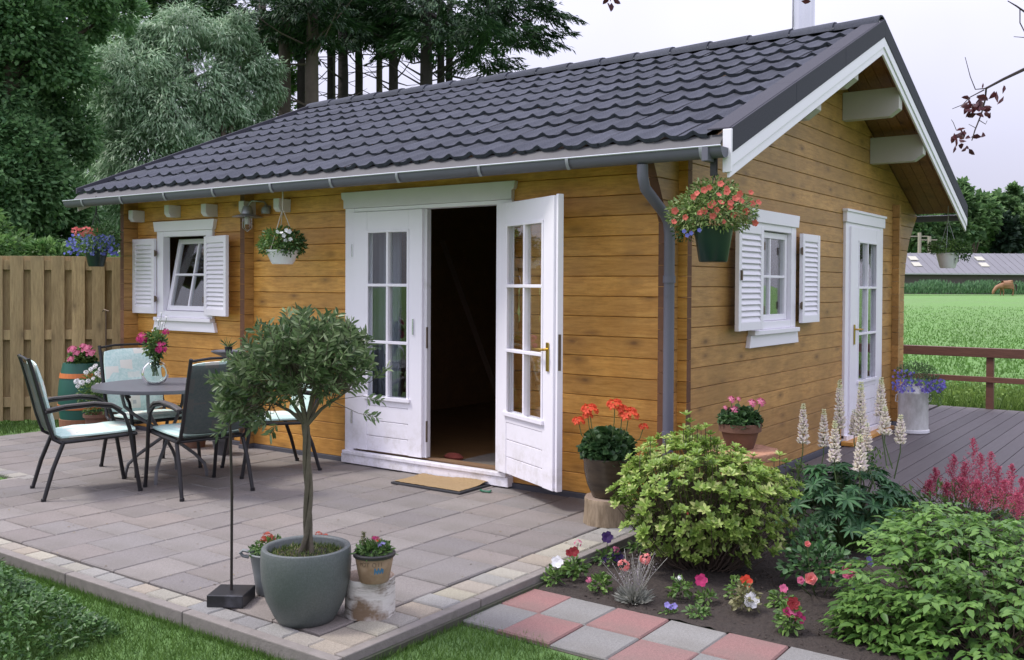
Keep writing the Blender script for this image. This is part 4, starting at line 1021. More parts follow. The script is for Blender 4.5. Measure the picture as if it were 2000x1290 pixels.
for u, v, s in ((522, 1048, 1.), (530, 1053, .8), (516, 1054, .8), (622, 1044, .7), (636, 1050, .8)): flower_at('flower_head', um_r, W(u, v, 4.52)-bp_, Vector((0, 0, 1))+TOCAM*.4, bk, s)
b = MB()
for u in (522, 530, 622, 634): b.tube([(jit(.03), jit(.03), .16), W(u, 1052, 4.52)-bp_], .0025, 5)
b.build('stems', stem_m, bk)
# birch log with small printed pot
lgp = W(722, 1175, 4.22); lgp.z = .045
bl = MB(); ns = 28
for i, (z, k) in enumerate(((0, 1.0), (.03, 1.02), (.10, 1.0), (.165, .985), (.172, .96))): 
    pass
q = N('birch_bark'); v = q.coord((1, 1, 6)); cc = q.ramp(q.noise(v, 5, 6, .7), [(.35, (.10, .075, .055)), (.48, (.55, .52, .48)), (.75, (.66, .64, .60))])
cc = q.mix(q.ramp(q.noise(q.coord(), 6.5, 5), [(.5, 0), (.62, 1)]), cc, (.17, .115, .07)); q.base(cc); q.b.inputs['Roughness'].default_value = .8; q.bump(q.noise(v, 9, 5), .004); birch = q.m
q = N('cut_wood'); wv = q.n('ShaderNodeTexWave', _wave_type='RINGS', Scale=22., Distortion=3.); wv.rings_direction = 'Z'; q.l(q.coord(), wv.inputs['Vector'])
cc = q.mix(wv.outputs['Fac'], (.27, .19, .14), (.36, .28, .21)); cc = q.mix(q.noise(q.coord(), 18, 5), cc, (.20, .15, .12)); q.base(cc); q.b.inputs['Roughness'].default_value = .85; q.bump(wv.outputs['Fac'], .001); cutw = q.m
def stump(name, loc, r, h, m, label, cat, seed=1, flare=0.):
    rr = random.Random(seed); ns = 36; ph = [rr.uniform(0, 6.28) for _ in range(4)]
    o_ = lambda a: 1+.035*math.sin(2*a+ph[0])+.02*math.sin(5*a+ph[1])+.012*math.sin(9*a+ph[2])
    lev = [0, .2, .5, .8, .97, 1.0]; V = []
    for k, l in enumerate(lev):
        for j in range(ns):
            a = 2*math.pi*j/ns; q_ = r*o_(a)*(1+flare*(1-l)**2+.008*math.sin(7*a+l*5))*(.975 if l == 1 else 1); V.append((q_*math.cos(a), q_*math.sin(a), h*l))
    F = [(i*ns+j, i*ns+(j+1) % ns, (i+1)*ns+(j+1) % ns, (i+1)*ns+j) for i in range(len(lev)-1) for j in range(ns)]; mi = [0]*len(F)
    F.append(tuple((len(lev)-1)*ns+j for j in range(ns))); mi.append(1)
    b = MB(); b.add(V, F); b.m = mi; o = b.build(name, [m, cutw], None, smooth=True); o.location = loc
    return tag(o, label, cat)
stump('birch_log', lgp, .107, .168, birch, 'sawn birch log with peeling white bark right of the olive pot', 'log', 3, .02)
q = N('printed_pot'); v = q.coord(); cc = q.ramp(q.noise(v, 25, 5), [(.3, (.23, .15, .085)), (.7, (.33, .235, .15))]); cc = q.mix(q.ramp(q.noise(v, 9, 5), [(.55, 0), (.7, .5)]), cc, (.16, .09, .05)); q.base(cc); q.b.inputs['Roughness'].default_value = .65; ppm = q.m
pp = W(731, 1130, 4.14); pp.z = .045+.169
pt2 = empty('printed_pot', pp, 0, 'weathered tan printed pot with a dark rim on the birch log', 'plant pot')
rA, rB, hP = .060, .083, .128
MB().lathe([(rA, 0), (rA+.003, .003), (rB, hP-.018), (rB-.004, hP-.012), (rB-.008, hP-.02), (0, hP-.024)], 36).build('pot_body', ppm, pt2, smooth=True)
MB().lathe([(rB-.002, hP-.022), (rB+.006, hP-.020), (rB+.008, hP-.008), (rB+.004, hP-.003), (rB-.006, hP-.004), (rB-.008, hP-.02)], 36).build('rim', mat('rim_black', (.03, .028, .027), .5), pt2, smooth=True)
prnt = mat('faded_print', (.16, .11, .07), .7); pblue = mat('print_blue', (.05, .16, .28), .6, var=.3, scale=60); pgreen = mat('print_green', (.09, .17, .06), .6, var=.3, scale=60)
ca = math.atan2((TOCAM.y), (TOCAM.x))
def pot_r(z): return rA+(rB-rA)*z/(hP-.018)+.0012
def on_pot(a, z, k=0.): r = pot_r(z)+k; return Vector((r*math.cos(ca+a), r*math.sin(ca+a), z))
def strokes(segs, m, wd, name):
    b = MB()
    for s in segs:
        for i in range(len(s)-1): b.bar(on_pot(*s[i]), on_pot(*s[i+1]), .0012, wd, up=on_pot(s[i][0], s[i][1]).cross(Vector(on_pot(*s[i+1]))-on_pot(*s[i])))
    return b.build(name, m, pt2)
let = []
def O_(a, z, w_=.10, h_=.009): return [(a+w_*math.cos(t), z+h_*math.sin(t)) for t in np.linspace(0, 6.28, 11)]
zt = .088
let += [O_(-.42, zt), [(-.20, zt-.009), (-.20, zt+.009)], [(-.30, zt+.009), (-.10, zt+.009)], O_(.16, zt), [(.40, zt-.009), (.40, zt+.009)], [(.55, zt-.009), (.55, zt+.009)], [(-.66, zt-.009), (-.66, zt+.009), (-.54, zt+.005), (-.66, zt)]]
strokes(let, prnt, .0022, 'lettering')
b = MB()
for i in range(19):
    a_ = .16+.03*i; zc = .056+.003*math.sin(i*1.1); hh = .014+.005*math.sin(i*.9+1); b.add([on_pot(a_, zc-hh), on_pot(a_+.03, zc-hh), on_pot(a_+.03, zc+hh*.8), on_pot(a_, zc+hh*.8)], [(0, 1, 2, 3)])
b.build('blue_print', pblue, pt2); b = MB()
for i in range(17):
    a_ = .20+.03*i; b.add([on_pot(a_, .026), on_pot(a_+.03, .026), on_pot(a_+.03, .037), on_pot(a_, .037)], [(0, 1, 2, 3)])
b.build('green_print', pgreen, pt2)
bushy('foliage', (0, 0, .125), (.075, .075, .035), 360, .03, .010, G_mid, pt2, .2, -.3)
n = 60; zz = NP.random(n); P = np.stack([np.full(n, 0.), np.full(n, 0.), .12+zz*.085], 1)+np.array(-CRv*.045); leaves('sprig', P, unit(rdir(n)+np.array([0, 0, .3])), rdir(n), .016, .006, leafmat('leaf_dry', (.12, .12, .05), (.28, .27, .13)), pt2)
b = MB(); b.tube([-CRv*.04+Vector((0, 0, .11)), -CRv*.047+Vector((0, 0, .205))], .002, 5); b.tube([CRv*.0+Vector((0, 0, .11)), CRv*.005+Vector((0, 0, .17))], .002, 5); b.build('stems', stem_m, pt2)
flower_at('flower_head', umbel_mesh(P_mag, .017, 30), CRv*.005+TOCAM*.01+Vector((0, 0, .182)), (0, 0, 1), pt2); flower_at('flower_head', umbel_mesh(P_red, .014, 24), CRv*.018+TOCAM*.012+Vector((0, 0, .174)), (0, 0, 1), pt2, .8)
flower_at('flower_head', umbel_mesh(P_lil, .018, 30), CRv*.036+TOCAM*.015+Vector((0, 0, .158)), (0, 0, 1), pt2); 

# doormat
q = N('coir'); v = q.coord(); cc = q.ramp(q.noise(v, 160, 4, .8), [(.3, (.20, .13, .06)), (.7, (.48, .34, .18))]); q.base(cc); q.b.inputs['Roughness'].default_value = .95; q.bump(q.noise(v, 200, 4), .006); coir = q.m
dm = empty('doormat', (-1.755, -.235, .047), rad(1), 'brown coir doormat with dark rubber edge before the open door', 'doormat')
b = MB(); V = []; F = []; nx_, ny_ = 26, 14
for j in range(ny_+1):
    for i in range(nx_+1):
        x = (i/nx_-.5)*.60; y = (j/ny_-.5)*.33; rid = .012*math.exp(-((y-.13)/.05)**2)*(1+math.sin(x*9)) ; V.append((x, y, .018+rid+R_.uniform(0, .0035)))
F = [(j*(nx_+1)+i, j*(nx_+1)+i+1, (j+1)*(nx_+1)+i+1, (j+1)*(nx_+1)+i) for j in range(ny_) for i in range(nx_)]
me_ = pydata('coir_pile', V, F, coir, dm, smooth=True)
MB().box(-.318, .318, -.182, .175, 0, .014).build('rubber_backing', mat('rubber', (.035, .035, .04), .8), dm, bevel=.003)
gcl = MB(); gcl.tube([(-1.40, -.225, .052), (-1.36, -.25, .054), (-1.31, -.235, .052), (-1.33, -.20, .052)], .008, 6); tag(gcl.build('green_clip', mat('green_plastic', (.01, .12, .06), .4)), 'small green plastic clip lying by the doormat corner', 'clip')

# ================================================================== red geranium on stump
gs = Vector((-.235, -.455, .045))
q = N('stump_bark'); v = q.coord((3, 3, .6)); cc = q.ramp(q.noise(v, 8, 6, .7), [(.35, (.14, .10, .06)), (.7, (.36, .28, .19))]); q.base(cc); q.b.inputs['Roughness'].default_value = .9; q.bump(q.noise(v, 10, 5), .008); sbark = q.m
stump('tree_stump', gs, .145, .155, sbark, 'short sawn tree stump under the red geranium pot', 'stump', 5, .05)
gpz = gs+Vector((0, 0, .156))
gpot = empty('brown_pot', gpz, 0, 'dark brown glazed pot on the short stump by the open door', 'plant pot')
q = N('brown_glaze'); q.base(q.ramp(q.noise(q.coord((1, 1, 3)), 5, 4), [(.3, (.035, .026, .018)), (.7, (.085, .062, .04))])); q.b.inputs['Roughness'].default_value = .22; bgl = q.m
MB().lathe([(.085, 0), (.092, .005), (.125, .08), (.143, .16), (.146, .215), (.152, .232), (.150, .242), (.140, .242), (.132, .22), (0, .215)], 40).build('pot_body', bgl, gpot, smooth=True)
def geranium(c, label, r, h, heads, hm, hr, nleaf=900, lm=G_gera, lsize=.042, lab_cat='geranium', D=5.8, stems=True):
    g_ = empty('geranium', c, 0, label, lab_cat)
    n_ = nleaf; P, d = ell_pts(n_, (0, 0, h*.45), (r, r, h*.55), .4, -.5)
    A = unit(d*.6+rdir(len(P))*.7+np.array([0, 0, .1])); Nn = unit(d+np.array([0, 0, .9])+.3*rdir(len(P)))
    leaves('foliage', P, A, Nn, lsize*NP.uniform(.6, 1.2, len(P)), lsize*1.05*NP.uniform(.6, 1.2, len(P)), lm, g_, fold=.3)
    um = umbel_mesh(hm, hr, 58); b_ = MB()
    for u, v, s in heads:
        p = W(u, v, D)-Vector(c); flower_at('flower_head', um, p, Vector((0, 0, 1))+TOCAM*.5, g_, s); b_.tube([(p.x*.45, p.y*.45, h*.5), (p.x*.9, p.y*.9, p.z*.7), (p.x, p.y, p.z-.005)], .0028, 5)
    if heads: b_.build('stems', stem_m, g_)
    return g_
geranium(gpz+Vector((0, 0, .20)), 'red flowering geranium in the brown pot on the stump', .155, .20, [(1152, 801, 1.15), (1201, 791, 1.1), (1228, 810, 1.35), (1130, 823, .85), (1257, 834, .65), (1148, 812, .7), (1216, 800, .8)], P_red, .043, 1500, D=5.72)
# pink geranium on the terracotta slab table
tp = W(1447, 877, 5.72)
st2 = empty('stone_table', (tp.x, tp.y, -.05), 0, 'low terracotta slab table on a brown pedestal by the gable wall', 'plant table')
q = N('terracotta_slab'); v = q.coord(); q.base(q.ramp(q.noise(v, 14, 5), [(.3, (.30, .14, .08)), (.7, (.45, .24, .15))])); q.b.inputs['Roughness'].default_value = .9; q.bump(q.noise(v, 35, 4), .012); slab_m = q.m
hz = tp.z+.05; V = []; ns = 9
prof = [(.20, hz-.055), (.225, hz-.05), (.228, hz-.008), (.222, hz)]
b = MB(); b.lathe(prof, ns); b.build('table_top', slab_m, st2, bevel=.006)
MB().lathe([(.12, 0), (.11, .2), (.13, hz-.056)], 16).build('pedestal', mat('pedestal_brown', (.12, .07, .045), .8, var=.3, scale=20), st2, smooth=True)
tpz = Vector((tp.x, tp.y, tp.z+.001)) + Vector(CF)*.03; tpz.z = tp.z+.001
tpot = empty('terracotta_pot', tpz, 0, 'terracotta bowl pot on the slab table by the gable wall', 'plant pot')
MB().lathe([(.078, 0), (.082, .004), (.110, .10), (.125, .102), (.127, .148), (.118, .15), (.108, .125), (0, .12)], 36).build('pot_body', terra, tpot, smooth=True)
geranium(tpz+Vector((0, 0, .115)), 'pink flowering geranium in the terracotta bowl', .12, .115, [(1428, 781, .8), (1434, 802, 1.), (1468, 788, .9), (1485, 786, .95), (1416, 797, .5), (1442, 780, .5)], P_pink, .032, 800, D=5.7, lsize=.034)

# ================================================================== barrel with flowers and pots by the cabin
bz = Vector((-6.24, -.36, .045))
bar = empty('green_barrel', bz, 0, 'dark green barrel with two orange bands in front of the fence', 'barrel')
gb = mat('barrel_green', (.012, .09, .065), .45, var=.2); ob = mat('barrel_orange', (.52, .15, .035), .55, var=.1)
rp_ = lambda z: .17+.045*math.sin(math.pi*min(1, z/.66))
MB().lathe([(rp_(z)-.0, z) for z in np.linspace(0, .66, 12)]+[(.15, .66), (.148, .62), (0, .61)], 32).build('barrel_body', gb, bar, smooth=True)
for za in (.22, .52): MB().lathe([(rp_(za)+.001, za), (rp_(za)+.006, za), (rp_(za+.045)+.006, za+.045), (rp_(za+.045)+.001, za+.045)], 32).build('band', ob, bar)
MB().lathe([(.20, -.0), (.205, .12), (.19, .125)], 24).build('barrel_foot', mat('foot_brown', (.22, .10, .05), .8), bar)
geranium(bz+Vector((0, 0, .62)), 'pink geranium growing out of the green barrel', .12, .18, [(142, 683, .9), (150, 690, .7), (170, 682, 1.), (178, 690, .9), (139, 702, .7), (162, 676, .6)], P_pink, .05, 500, G_mid, D=9.2, lsize=.04)
wp = W(192, 800, 9.0)
wb = empty('white_geranium', Vector((wp.x, wp.y, .045)), 0, 'white flowering plant in a terracotta pot before the green barrel', 'flowering plant')
MB().lathe(pot_prof(.09, .12, .22), 24).build('pot', terra, wb, smooth=True)
bushy('foliage', (0, 0, .40), (.19, .17, .24), 1000, .035, .014, G_mid, wb, .2, -.9)
uw = umbel_mesh(P_white, .034, 44)
for u, v in ((178, 722), (186, 716), (196, 722), (172, 745), (160, 748), (152, 755), (182, 740), (196, 735), (200, 750), (190, 752), (184, 762), (198, 762), (168, 728), (204, 740), (190, 730), (206, 770), (150, 746)):
    flower_at('flower_head', uw, W(u, v, 8.82)-Vector(wb.location), TOCAM+Vector((jit(.5), 0, .5)), wb, R_.uniform(.5, .85))
pp2 = W(428, 902, 7.9); sp_ = empty('grey_pot', Vector((-4.05, -.38, .045)), 0, 'small grey pot behind the rear chair next to the wall', 'plant pot')
MB().lathe(pot_prof(.06, .085, .15), 24).build('pot_body', mat('potgrey', (.10, .10, .11), .6), sp_, smooth=True); bushy('foliage', (0, 0, .20), (.10, .10, .09), 260, .035, .012, G_mid, sp_, .2, -.8)
sp2 = empty('terracotta_pot', Vector((-4.55, -.30, .045)), 0, 'terracotta pot with yellow green plant behind the table by the wall', 'plant pot')
MB().lathe(pot_prof(.09, .125, .20), 24).build('pot_body', terra, sp2, smooth=True); bushy('foliage', (0, 0, .30), (.14, .13, .14), 420, .035, .012, leafmat('leaf_ygreen', (.08, .12, .02), (.30, .34, .08)), sp2, .2, -.8)

# ================================================================== shrubs of the flower bed
def part_copies(me_list, name, spots, parent, lim, stuffname, m):
    """spots: list of (matrix). first `lim` (nearest to the camera) as parts, rest joined"""
    spots = sorted(spots, key=lambda M: (M.translation-Vector(CP)).length); rv, rf, rr = [], [], []
    for i, M in enumerate(spots):
        me = me_list[i % len(me_list)]
        if i < lim:
            o = bpy.data.objects.new(name, me); col.objects.link(o); o.parent = parent; o.matrix_local = Matrix.Translation(-Vector(parent.location)) @ M
        else:
            co = np.empty(len(me.vertices)*3, dtype=np.float32); me.vertices.foreach_get('co', co); co = co.reshape(-1, 3)
            Mn = np.array(Matrix.Translation(-Vector(parent.location)) @ M); v = co @ Mn[:3, :3].T+Mn[:3, 3]
            li = np.empty(len(me.loops), dtype=np.int32); me.loops.foreach_get('vertex_index', li)
            at = np.empty(len(me.vertices), dtype=np.float32); me.attributes['rnd'].data.foreach_get('value', at)
            rf.append(li.reshape(-1, 5)+sum(len(x) for x in rv)); rv.append(v); rr.append(at)
    if rv: o = pydata(stuffname, np.concatenate(rv), np.concatenate(rf), m, parent, np.concatenate(rr)); o['kind'] = 'stuff'
def cluster_mesh(name, m, items, fold=.25, droop=.1, lo=0., hi=1.):
    """items: list of (pos, axis, normal, L, W)"""
    P = np.array([i[0] for i in items], float); A = np.array([i[1] for i in items], float); Nn = np.array([i[2] for i in items], float)
    V, F, r = leaf_arrays(P, A, Nn, np.array([i[3] for i in items]), np.array([i[4] for i in items]), fold=fold, droop=droop, rnd=NP.uniform(lo, hi, len(items)))
    o = pydata(name, V, F, m, None, r); me = o.data; bpy.data.objects.remove(o); return me
# azalea: rosettes of leaves on upright twigs
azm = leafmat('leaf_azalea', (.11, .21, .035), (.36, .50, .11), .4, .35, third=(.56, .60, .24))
def rosette(k, L=.042, m=azm, name='leaf_whorl', lo=0., hi=1., wd=.42, tilt=.55):
    it = []
    for i in range(k):
        a = 2*math.pi*i/k+jit(.3); t = tilt+jit(.25); it.append(((0, 0, 0), (math.cos(a), math.sin(a), t), (-math.cos(a)*t, -math.sin(a)*t, 1), L*R_.uniform(.75, 1.15), L*wd*1.15))
    for i in range(3):
        a = jit(3.1); it.append(((0, 0, .004), (math.cos(a)*.5, math.sin(a)*.5, 1.2), (-math.cos(a), -math.sin(a), .4), L*.65, L*.3))
    return cluster_mesh(name, m, it, lo=lo, hi=hi)
azc = W(1368, 1000, 5.12); az = empty('azalea_bush', Vector((azc.x, azc.y, -.05)), 0, 'yellow green azalea bush in front of the cabin corner', 'shrub')
ros = [rosette(7, lo=.25), rosette(6, lo=.4), rosette(8, lo=.1, hi=.8), rosette(7, .036, lo=.3)]; rosd = [rosette(6, .034, lo=0, hi=.35)]
S = []; tw = MB()
def azshape(d):      # silhouette radius factor
    return 1+.10*math.sin(3*math.atan2(d.y, d.x)+1)+.07*math.sin(7*d.z+2*d.x*3)
for i in range(980):
    d = Vector(rdir(1)[0]); 
    if d.z < -.85: continue
    k = azshape(d)*R_.uniform(.80, 1.03) if i < 760 else R_.uniform(.4, .8)
    p = Vector((azc.x, azc.y, .42))+Vector((d.x*.455*k, d.y*.40*k, d.z*((.27-.18*min(1, max(0, d.x*.8+d.y*.4))) if d.z > 0 else .42)*k))
    if p.z < .02: continue
    up = (d*.6+Vector((jit(.3), jit(.3), .8))).normalized()
    S.append(Matrix.Translation(p) @ up.to_track_quat('Z', 'Y').to_matrix().to_4x4() @ Matrix.Rotation(jit(3), 4, 'Z') @ Matrix.Scale(R_.uniform(.75, 1.2), 4))
    if i % 2 == 0:
        b0 = Vector((azc.x+jit(.10), azc.y+jit(.08), -.05)); tw.tube([b0, b0.lerp(p, .5)+Vector((0, 0, -.05)), p], [.004, .003, .0015], 4, cap=False)
for du, dv in ((1340, 812), (1348, 826), (1335, 838), (1352, 845), (1270, 862), (1250, 880), (1395, 862), (1388, 850), (1402, 868), (1378, 836), (1523, 890), (1512, 902), (1535, 905), (1300, 858), (1420, 880), (1340, 850), (1362, 838)):
    p = W(du, dv, 5.0); S.append(Matrix.Translation(p) @ Matrix.Rotation(jit(3), 4, 'Z')); tw.tube([p-Vector((0, 0, .12)), p], .002, 4, cap=False)
part_copies(ros, 'leaf_whorl', S, az, 298, 'foliage', azm)
o = tw.build('twigs', twig_m, az, fixn=False); o.matrix_local = Matrix.Translation(-Vector(az.location))
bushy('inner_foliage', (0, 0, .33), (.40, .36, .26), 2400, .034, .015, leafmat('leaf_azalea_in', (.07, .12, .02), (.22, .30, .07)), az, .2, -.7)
for i in range(26):
    d = Vector(rdir(1)[0]); d.z = abs(d.z)*.8-.2; p = Vector((0, 0, .45))+Vector((d.x*.44, d.y*.40, d.z*.33)); MB().lathe([(0, -.006), (.006, 0), (.003, .008), (0, .012)], 6, p.x, p.y, p.z).build('bud', P_rust, az)

# lupin
lpc = W(1655, 1000, 5.55); lu = empty('lupin', Vector((lpc.x, lpc.y, -.05)), 0, 'lupin with cream white flower spikes and dark palmate leaves', 'lupin')
lpm = leafmat('leaf_lupin', (.018, .068, .026), (.075, .19, .07), .5, .25)
def palm_leaf(k=9, L=.085):
    it = []
    for i in range(k):
        a = 2*math.pi*i/k; t = .12+jit(.1); it.append(((0, 0, 0), (math.cos(a), math.sin(a), t), (-math.cos(a)*t, -math.sin(a)*t, 1), L*(.8+.3*math.cos(a)*.5+jit(.06)), L*.24))
    return cluster_mesh('leaf', lpm, it, fold=.5, droop=.22)
pl_ = [palm_leaf(), palm_leaf(8, .078), palm_leaf(10, .09), palm_leaf(9, .07)]
S = []; tw = MB()
for i in range(230):
    d = Vector(rdir(1)[0]); 
    if d.z < -.3: continue
    k = R_.uniform(.75, 1.05) if i < 170 else R_.uniform(.4, .8); p = Vector((lpc.x, lpc.y, .20))+CRv*(d.x*.40*k)+CFv*(d.y*.30*k)+Vector((0, 0, d.z*.27*k))
    up = (CRv*d.x*.6+CFv*d.y*.6+Vector((0, 0, .85))).normalized()
    S.append(Matrix.Translation(p) @ up.to_track_quat('Z', 'Y').to_matrix().to_4x4() @ Matrix.Rotation(jit(3), 4, 'Z') @ Matrix.Scale(R_.uniform(.8, 1.2), 4)); b0 = Vector((lpc.x+jit(.06), lpc.y+jit(.06), -.05)); tw.tube([b0, b0.lerp(p, .6)+Vector((0, 0, .03)), p], [.004, .003, .002], 4, cap=False)
part_copies(pl_, 'leaf', S, lu, 298, 'foliage', lpm)
tw.build('leaf_stalks', stem_m, lu, fixn=False).matrix_local = Matrix.Translation(-Vector(lu.location))
q = N('petal_lupin'); q.base(q.ramp(q.noise(q.coord(), 70, 2), [(.35, (.56, .44, .50)), (.5, (.74, .68, .58)), (.7, (.68, .60, .38))])); q.b.inputs['Roughness'].default_value = .7; lupf = q.m
lupg = mat('petal_lupin_tip', (.60, .60, .36), .7, var=.2, scale=60)
def spike(h, r=.022):
    P_, A_, N_, L_, R2 = [], [], [], [], []; nz_ = int(h/.0105)
    for j in range(nz_):
        z = h*j/nz_; t = j/nz_; rr = r*(1-.75*t**2)
        for k in range(8):
            a = k*math.pi/4+(j % 2)*.39+jit(.15); P_.append((math.cos(a)*.004, math.sin(a)*.004, z)); A_.append((math.cos(a), math.sin(a), .55)); N_.append((-math.cos(a)*.4, -math.sin(a)*.4, 1)); L_.append(rr*R_.uniform(.8, 1.15)); R2.append(min(1, max(0, jit(.3)+.5)))
    k = int(len(P_)*.8)
    return P_, A_, N_, L_, R2, k
def floret(b, c, d, L, r):
    c, d = Vector(c), Vector(d).normalized(); x = d.orthogonal().normalized(); y = d.cross(x); m_ = c+d*L*.5
    b.add([c, m_+x*r, m_+y*r, m_-x*r, m_-y*r, c+d*L], [(0, 2, 1), (0, 3, 2), (0, 4, 3), (0, 1, 4), (5, 1, 2), (5, 2, 3), (5, 3, 4), (5, 4, 1)])
def lupin_spike(u, v0, v1, D, s=1.):
    top = W(u, v0, D); bot = W(u+jit(3), v1, D); h = (top-bot).length; b0 = bot-Vector(lu.location)
    body, tip = MB(), MB(); z = 0.; j = 0
    while z < h:
        t = z/h; rr = .041*s*(1-.72*t**1.6); k_ = 7 if t < .8 else 5; b_ = body if t < .80 else tip
        for k in range(k_):
            a = 2*math.pi*(k+.5*(j % 2))/k_+jit(.15); dz = .35+.6*t; d = Vector((math.cos(a), math.sin(a), dz+jit(.25)))
            if R_.random() < .08: continue
            floret(b_, (math.cos(a)*.004, math.sin(a)*.004, z+jit(.002)), d, rr*R_.uniform(.85, 1.1), rr*.31)
        z += .0185*(1-.45*t)*R_.uniform(.8, 1.25); j += 1
    o = body.build('flower_spike', lupf, lu, smooth=True, fixn=False); o.location = b0
    o2 = tip.build('spike_tip', lupg, o, smooth=True, fixn=False)
    MB().tube([(jit(.05), jit(.03), -h*1.3), (0, 0, -.05), (0, 0, h)], [.004, .0035, .0012], 5).build('stalk', stem_m, o)
for u, v0, v1, D, s in ((1571, 788, 866, 5.75, 1.), (1609, 800, 872, 5.75, .95), (1639, 742, 836, 5.8, 1.), (1632, 822, 902, 5.4, 1.05), (1681, 746, 850, 5.7, 1.15), (1667, 800, 850, 5.8, .9), (1678, 852, 918, 5.35, 1.15), (1718, 738, 812, 5.75, 1.), (1726, 796, 848, 5.6, 1.1), (1757, 810, 866, 5.6, 1.), (1693, 826, 880, 5.4, .8)): lupin_spike(u, v0, v1, D, s)

# astilbe
ac = W(1895, 1000, 5.75); asb = empty('astilbe', Vector((ac.x, ac.y, -.05)), 0, 'crimson feathery astilbe plumes behind the green bush at the right', 'astilbe')
asm = leafmat('petal_astilbe', (.38, .05, .11), (.72, .19, .28), .7, .35)
def plume(u, v0, v1, D, wpx):
    top, bot = W(u, v0, D), W(u+jit(4), v1, D); h = (top-bot).length; b = bot-Vector(asb.location); P_, A_ = [], []
    R0 = wpx/FOC*D
    for j in range(70):
        t = j/70; z = h*t; a = jit(3.14); rr = R0*(1-t)**.8+.004
        d = Vector((math.cos(a), math.sin(a), .9)).normalized()
        for k in range(12): P_.append(Vector((0, 0, z))+d*rr*(k/11)*1.15+Vector((jit(.004), jit(.004), jit(.004)))); A_.append(Vector(d)*.4+Vector((jit(1), jit(1), .4+jit(.5))))
    n_ = len(P_); o = leaves('plume', P_, A_, rdir(n_), .012*NP.uniform(.6, 1.3, n_), .005, asm, asb, simple=True); o.location = b
for a_ in ((1826, 917, 965, 6., 22), (1812, 940, 975, 5.9, 14), (1865, 890, 960, 5.9, 22), (1884, 905, 970, 5.85, 18), (1902, 858, 960, 5.8, 30), (1918, 888, 970, 5.7, 24), (1932, 884, 975, 5.75, 28), (1950, 912, 985, 5.7, 24), (1975, 908, 985, 5.6, 22), (1962, 940, 1000, 5.5, 30), (1848, 945, 985, 5.8, 22), (1880, 935, 990, 5.7, 30), (1905, 940, 995, 5.6, 30), (1930, 950, 1005, 5.5, 30), (1995, 935, 1005, 5.5, 26), (1990, 965, 1020, 5.4, 30)): plume(*a_)
bushy('foliage', (0, 0, .18), (.45, .3, .17), 900, .05, .014, G_mid, asb, .2, -.2)
b = MB()
for i in range(24): b.tube([(jit(.15), jit(.1), 0), (jit(.4), jit(.15), .34)], .002, 4)
b.build('stalks', mat('red_stem', (.18, .06, .05), .6), asb)

# green bush at lower right: sprays of pointed leaflets
rb = W(1850, 1180, 4.15); rbo = empty('green_bush', Vector((rb.x, rb.y, -.06)), 0, 'dense fresh green bush of pointed leaflets at the lower right', 'shrub')
rbm = leafmat('leaf_fresh', (.035, .105, .018), (.17, .31, .07), .42, .3)
def spray(k=5, L=.052):
    it = []
    for i in range(k):
        y = .022*i
        for s in ((-1, 1) if i < k-1 else (0,)): it.append(((0, y, 0), (s*.85, .55 if s else 1, .02+jit(.08)), (jit(.15), jit(.15), 1), L*R_.uniform(.8, 1.1), L*.46))
    return cluster_mesh('leaf_spray', rbm, it, fold=.25, droop=.22, lo=.1)
sprs = [spray(3, .055), spray(4, .048), spray(3, .06), spray(4, .052)]
S = []; tw = MB()
CC = [(W(1880, 1165, 4.2), .50, .36), (W(1960, 1120, 4.35), .42, .25), (W(1738, 1215, 4.10), .21, .13), (W(1950, 1250, 3.9), .40, .30), (W(1818, 1055, 4.6), .18, .16), (W(2080, 1180, 4.2), .45, .30)]
for c_, rx, rz in CC:
    for i in range(int(900*rx)):
        d = Vector(rdir(1)[0]); 
        if d.z < -.75: continue
        k = R_.uniform(.72, 1.04); p = c_+CRv*d.x*rx*k+CFv*d.y*rx*.75*k+Vector((0, 0, d.z*rz*k))
        if p.z < -.03: continue
        hor = (CRv*d.x+CFv*d.y+Vector((jit(.7), jit(.7), 0))); hor.z = 0
        if hor.length < .05: hor = Vector((1, 0, 0))
        hor.normalize(); y_ = (hor+Vector((0, 0, .25-.55*R_.random()))).normalized(); z_ = Vector((0, 0, 1))+hor*.35+Vector((jit(.3), jit(.3), 0)); x_ = y_.cross(z_).normalized(); z_ = x_.cross(y_)
        M = Matrix((( x_.x, y_.x, z_.x, p.x), (x_.y, y_.y, z_.y, p.y), (x_.z, y_.z, z_.z, p.z), (0, 0, 0, 1)))
        S.append(M @ Matrix.Scale(R_.uniform(.75, 1.15), 4))
        if i % 3 == 0: tw.tube([Vector((c_.x+jit(.1), c_.y+jit(.1), -.06)), p], [.003, .0015], 4, cap=False)
part_copies(sprs, 'leaf_spray', S, rbo, 298, 'foliage', rbm)
tw.build('twigs', twig_m, rbo, fixn=False).matrix_local = Matrix.Translation(-Vector(rbo.location))

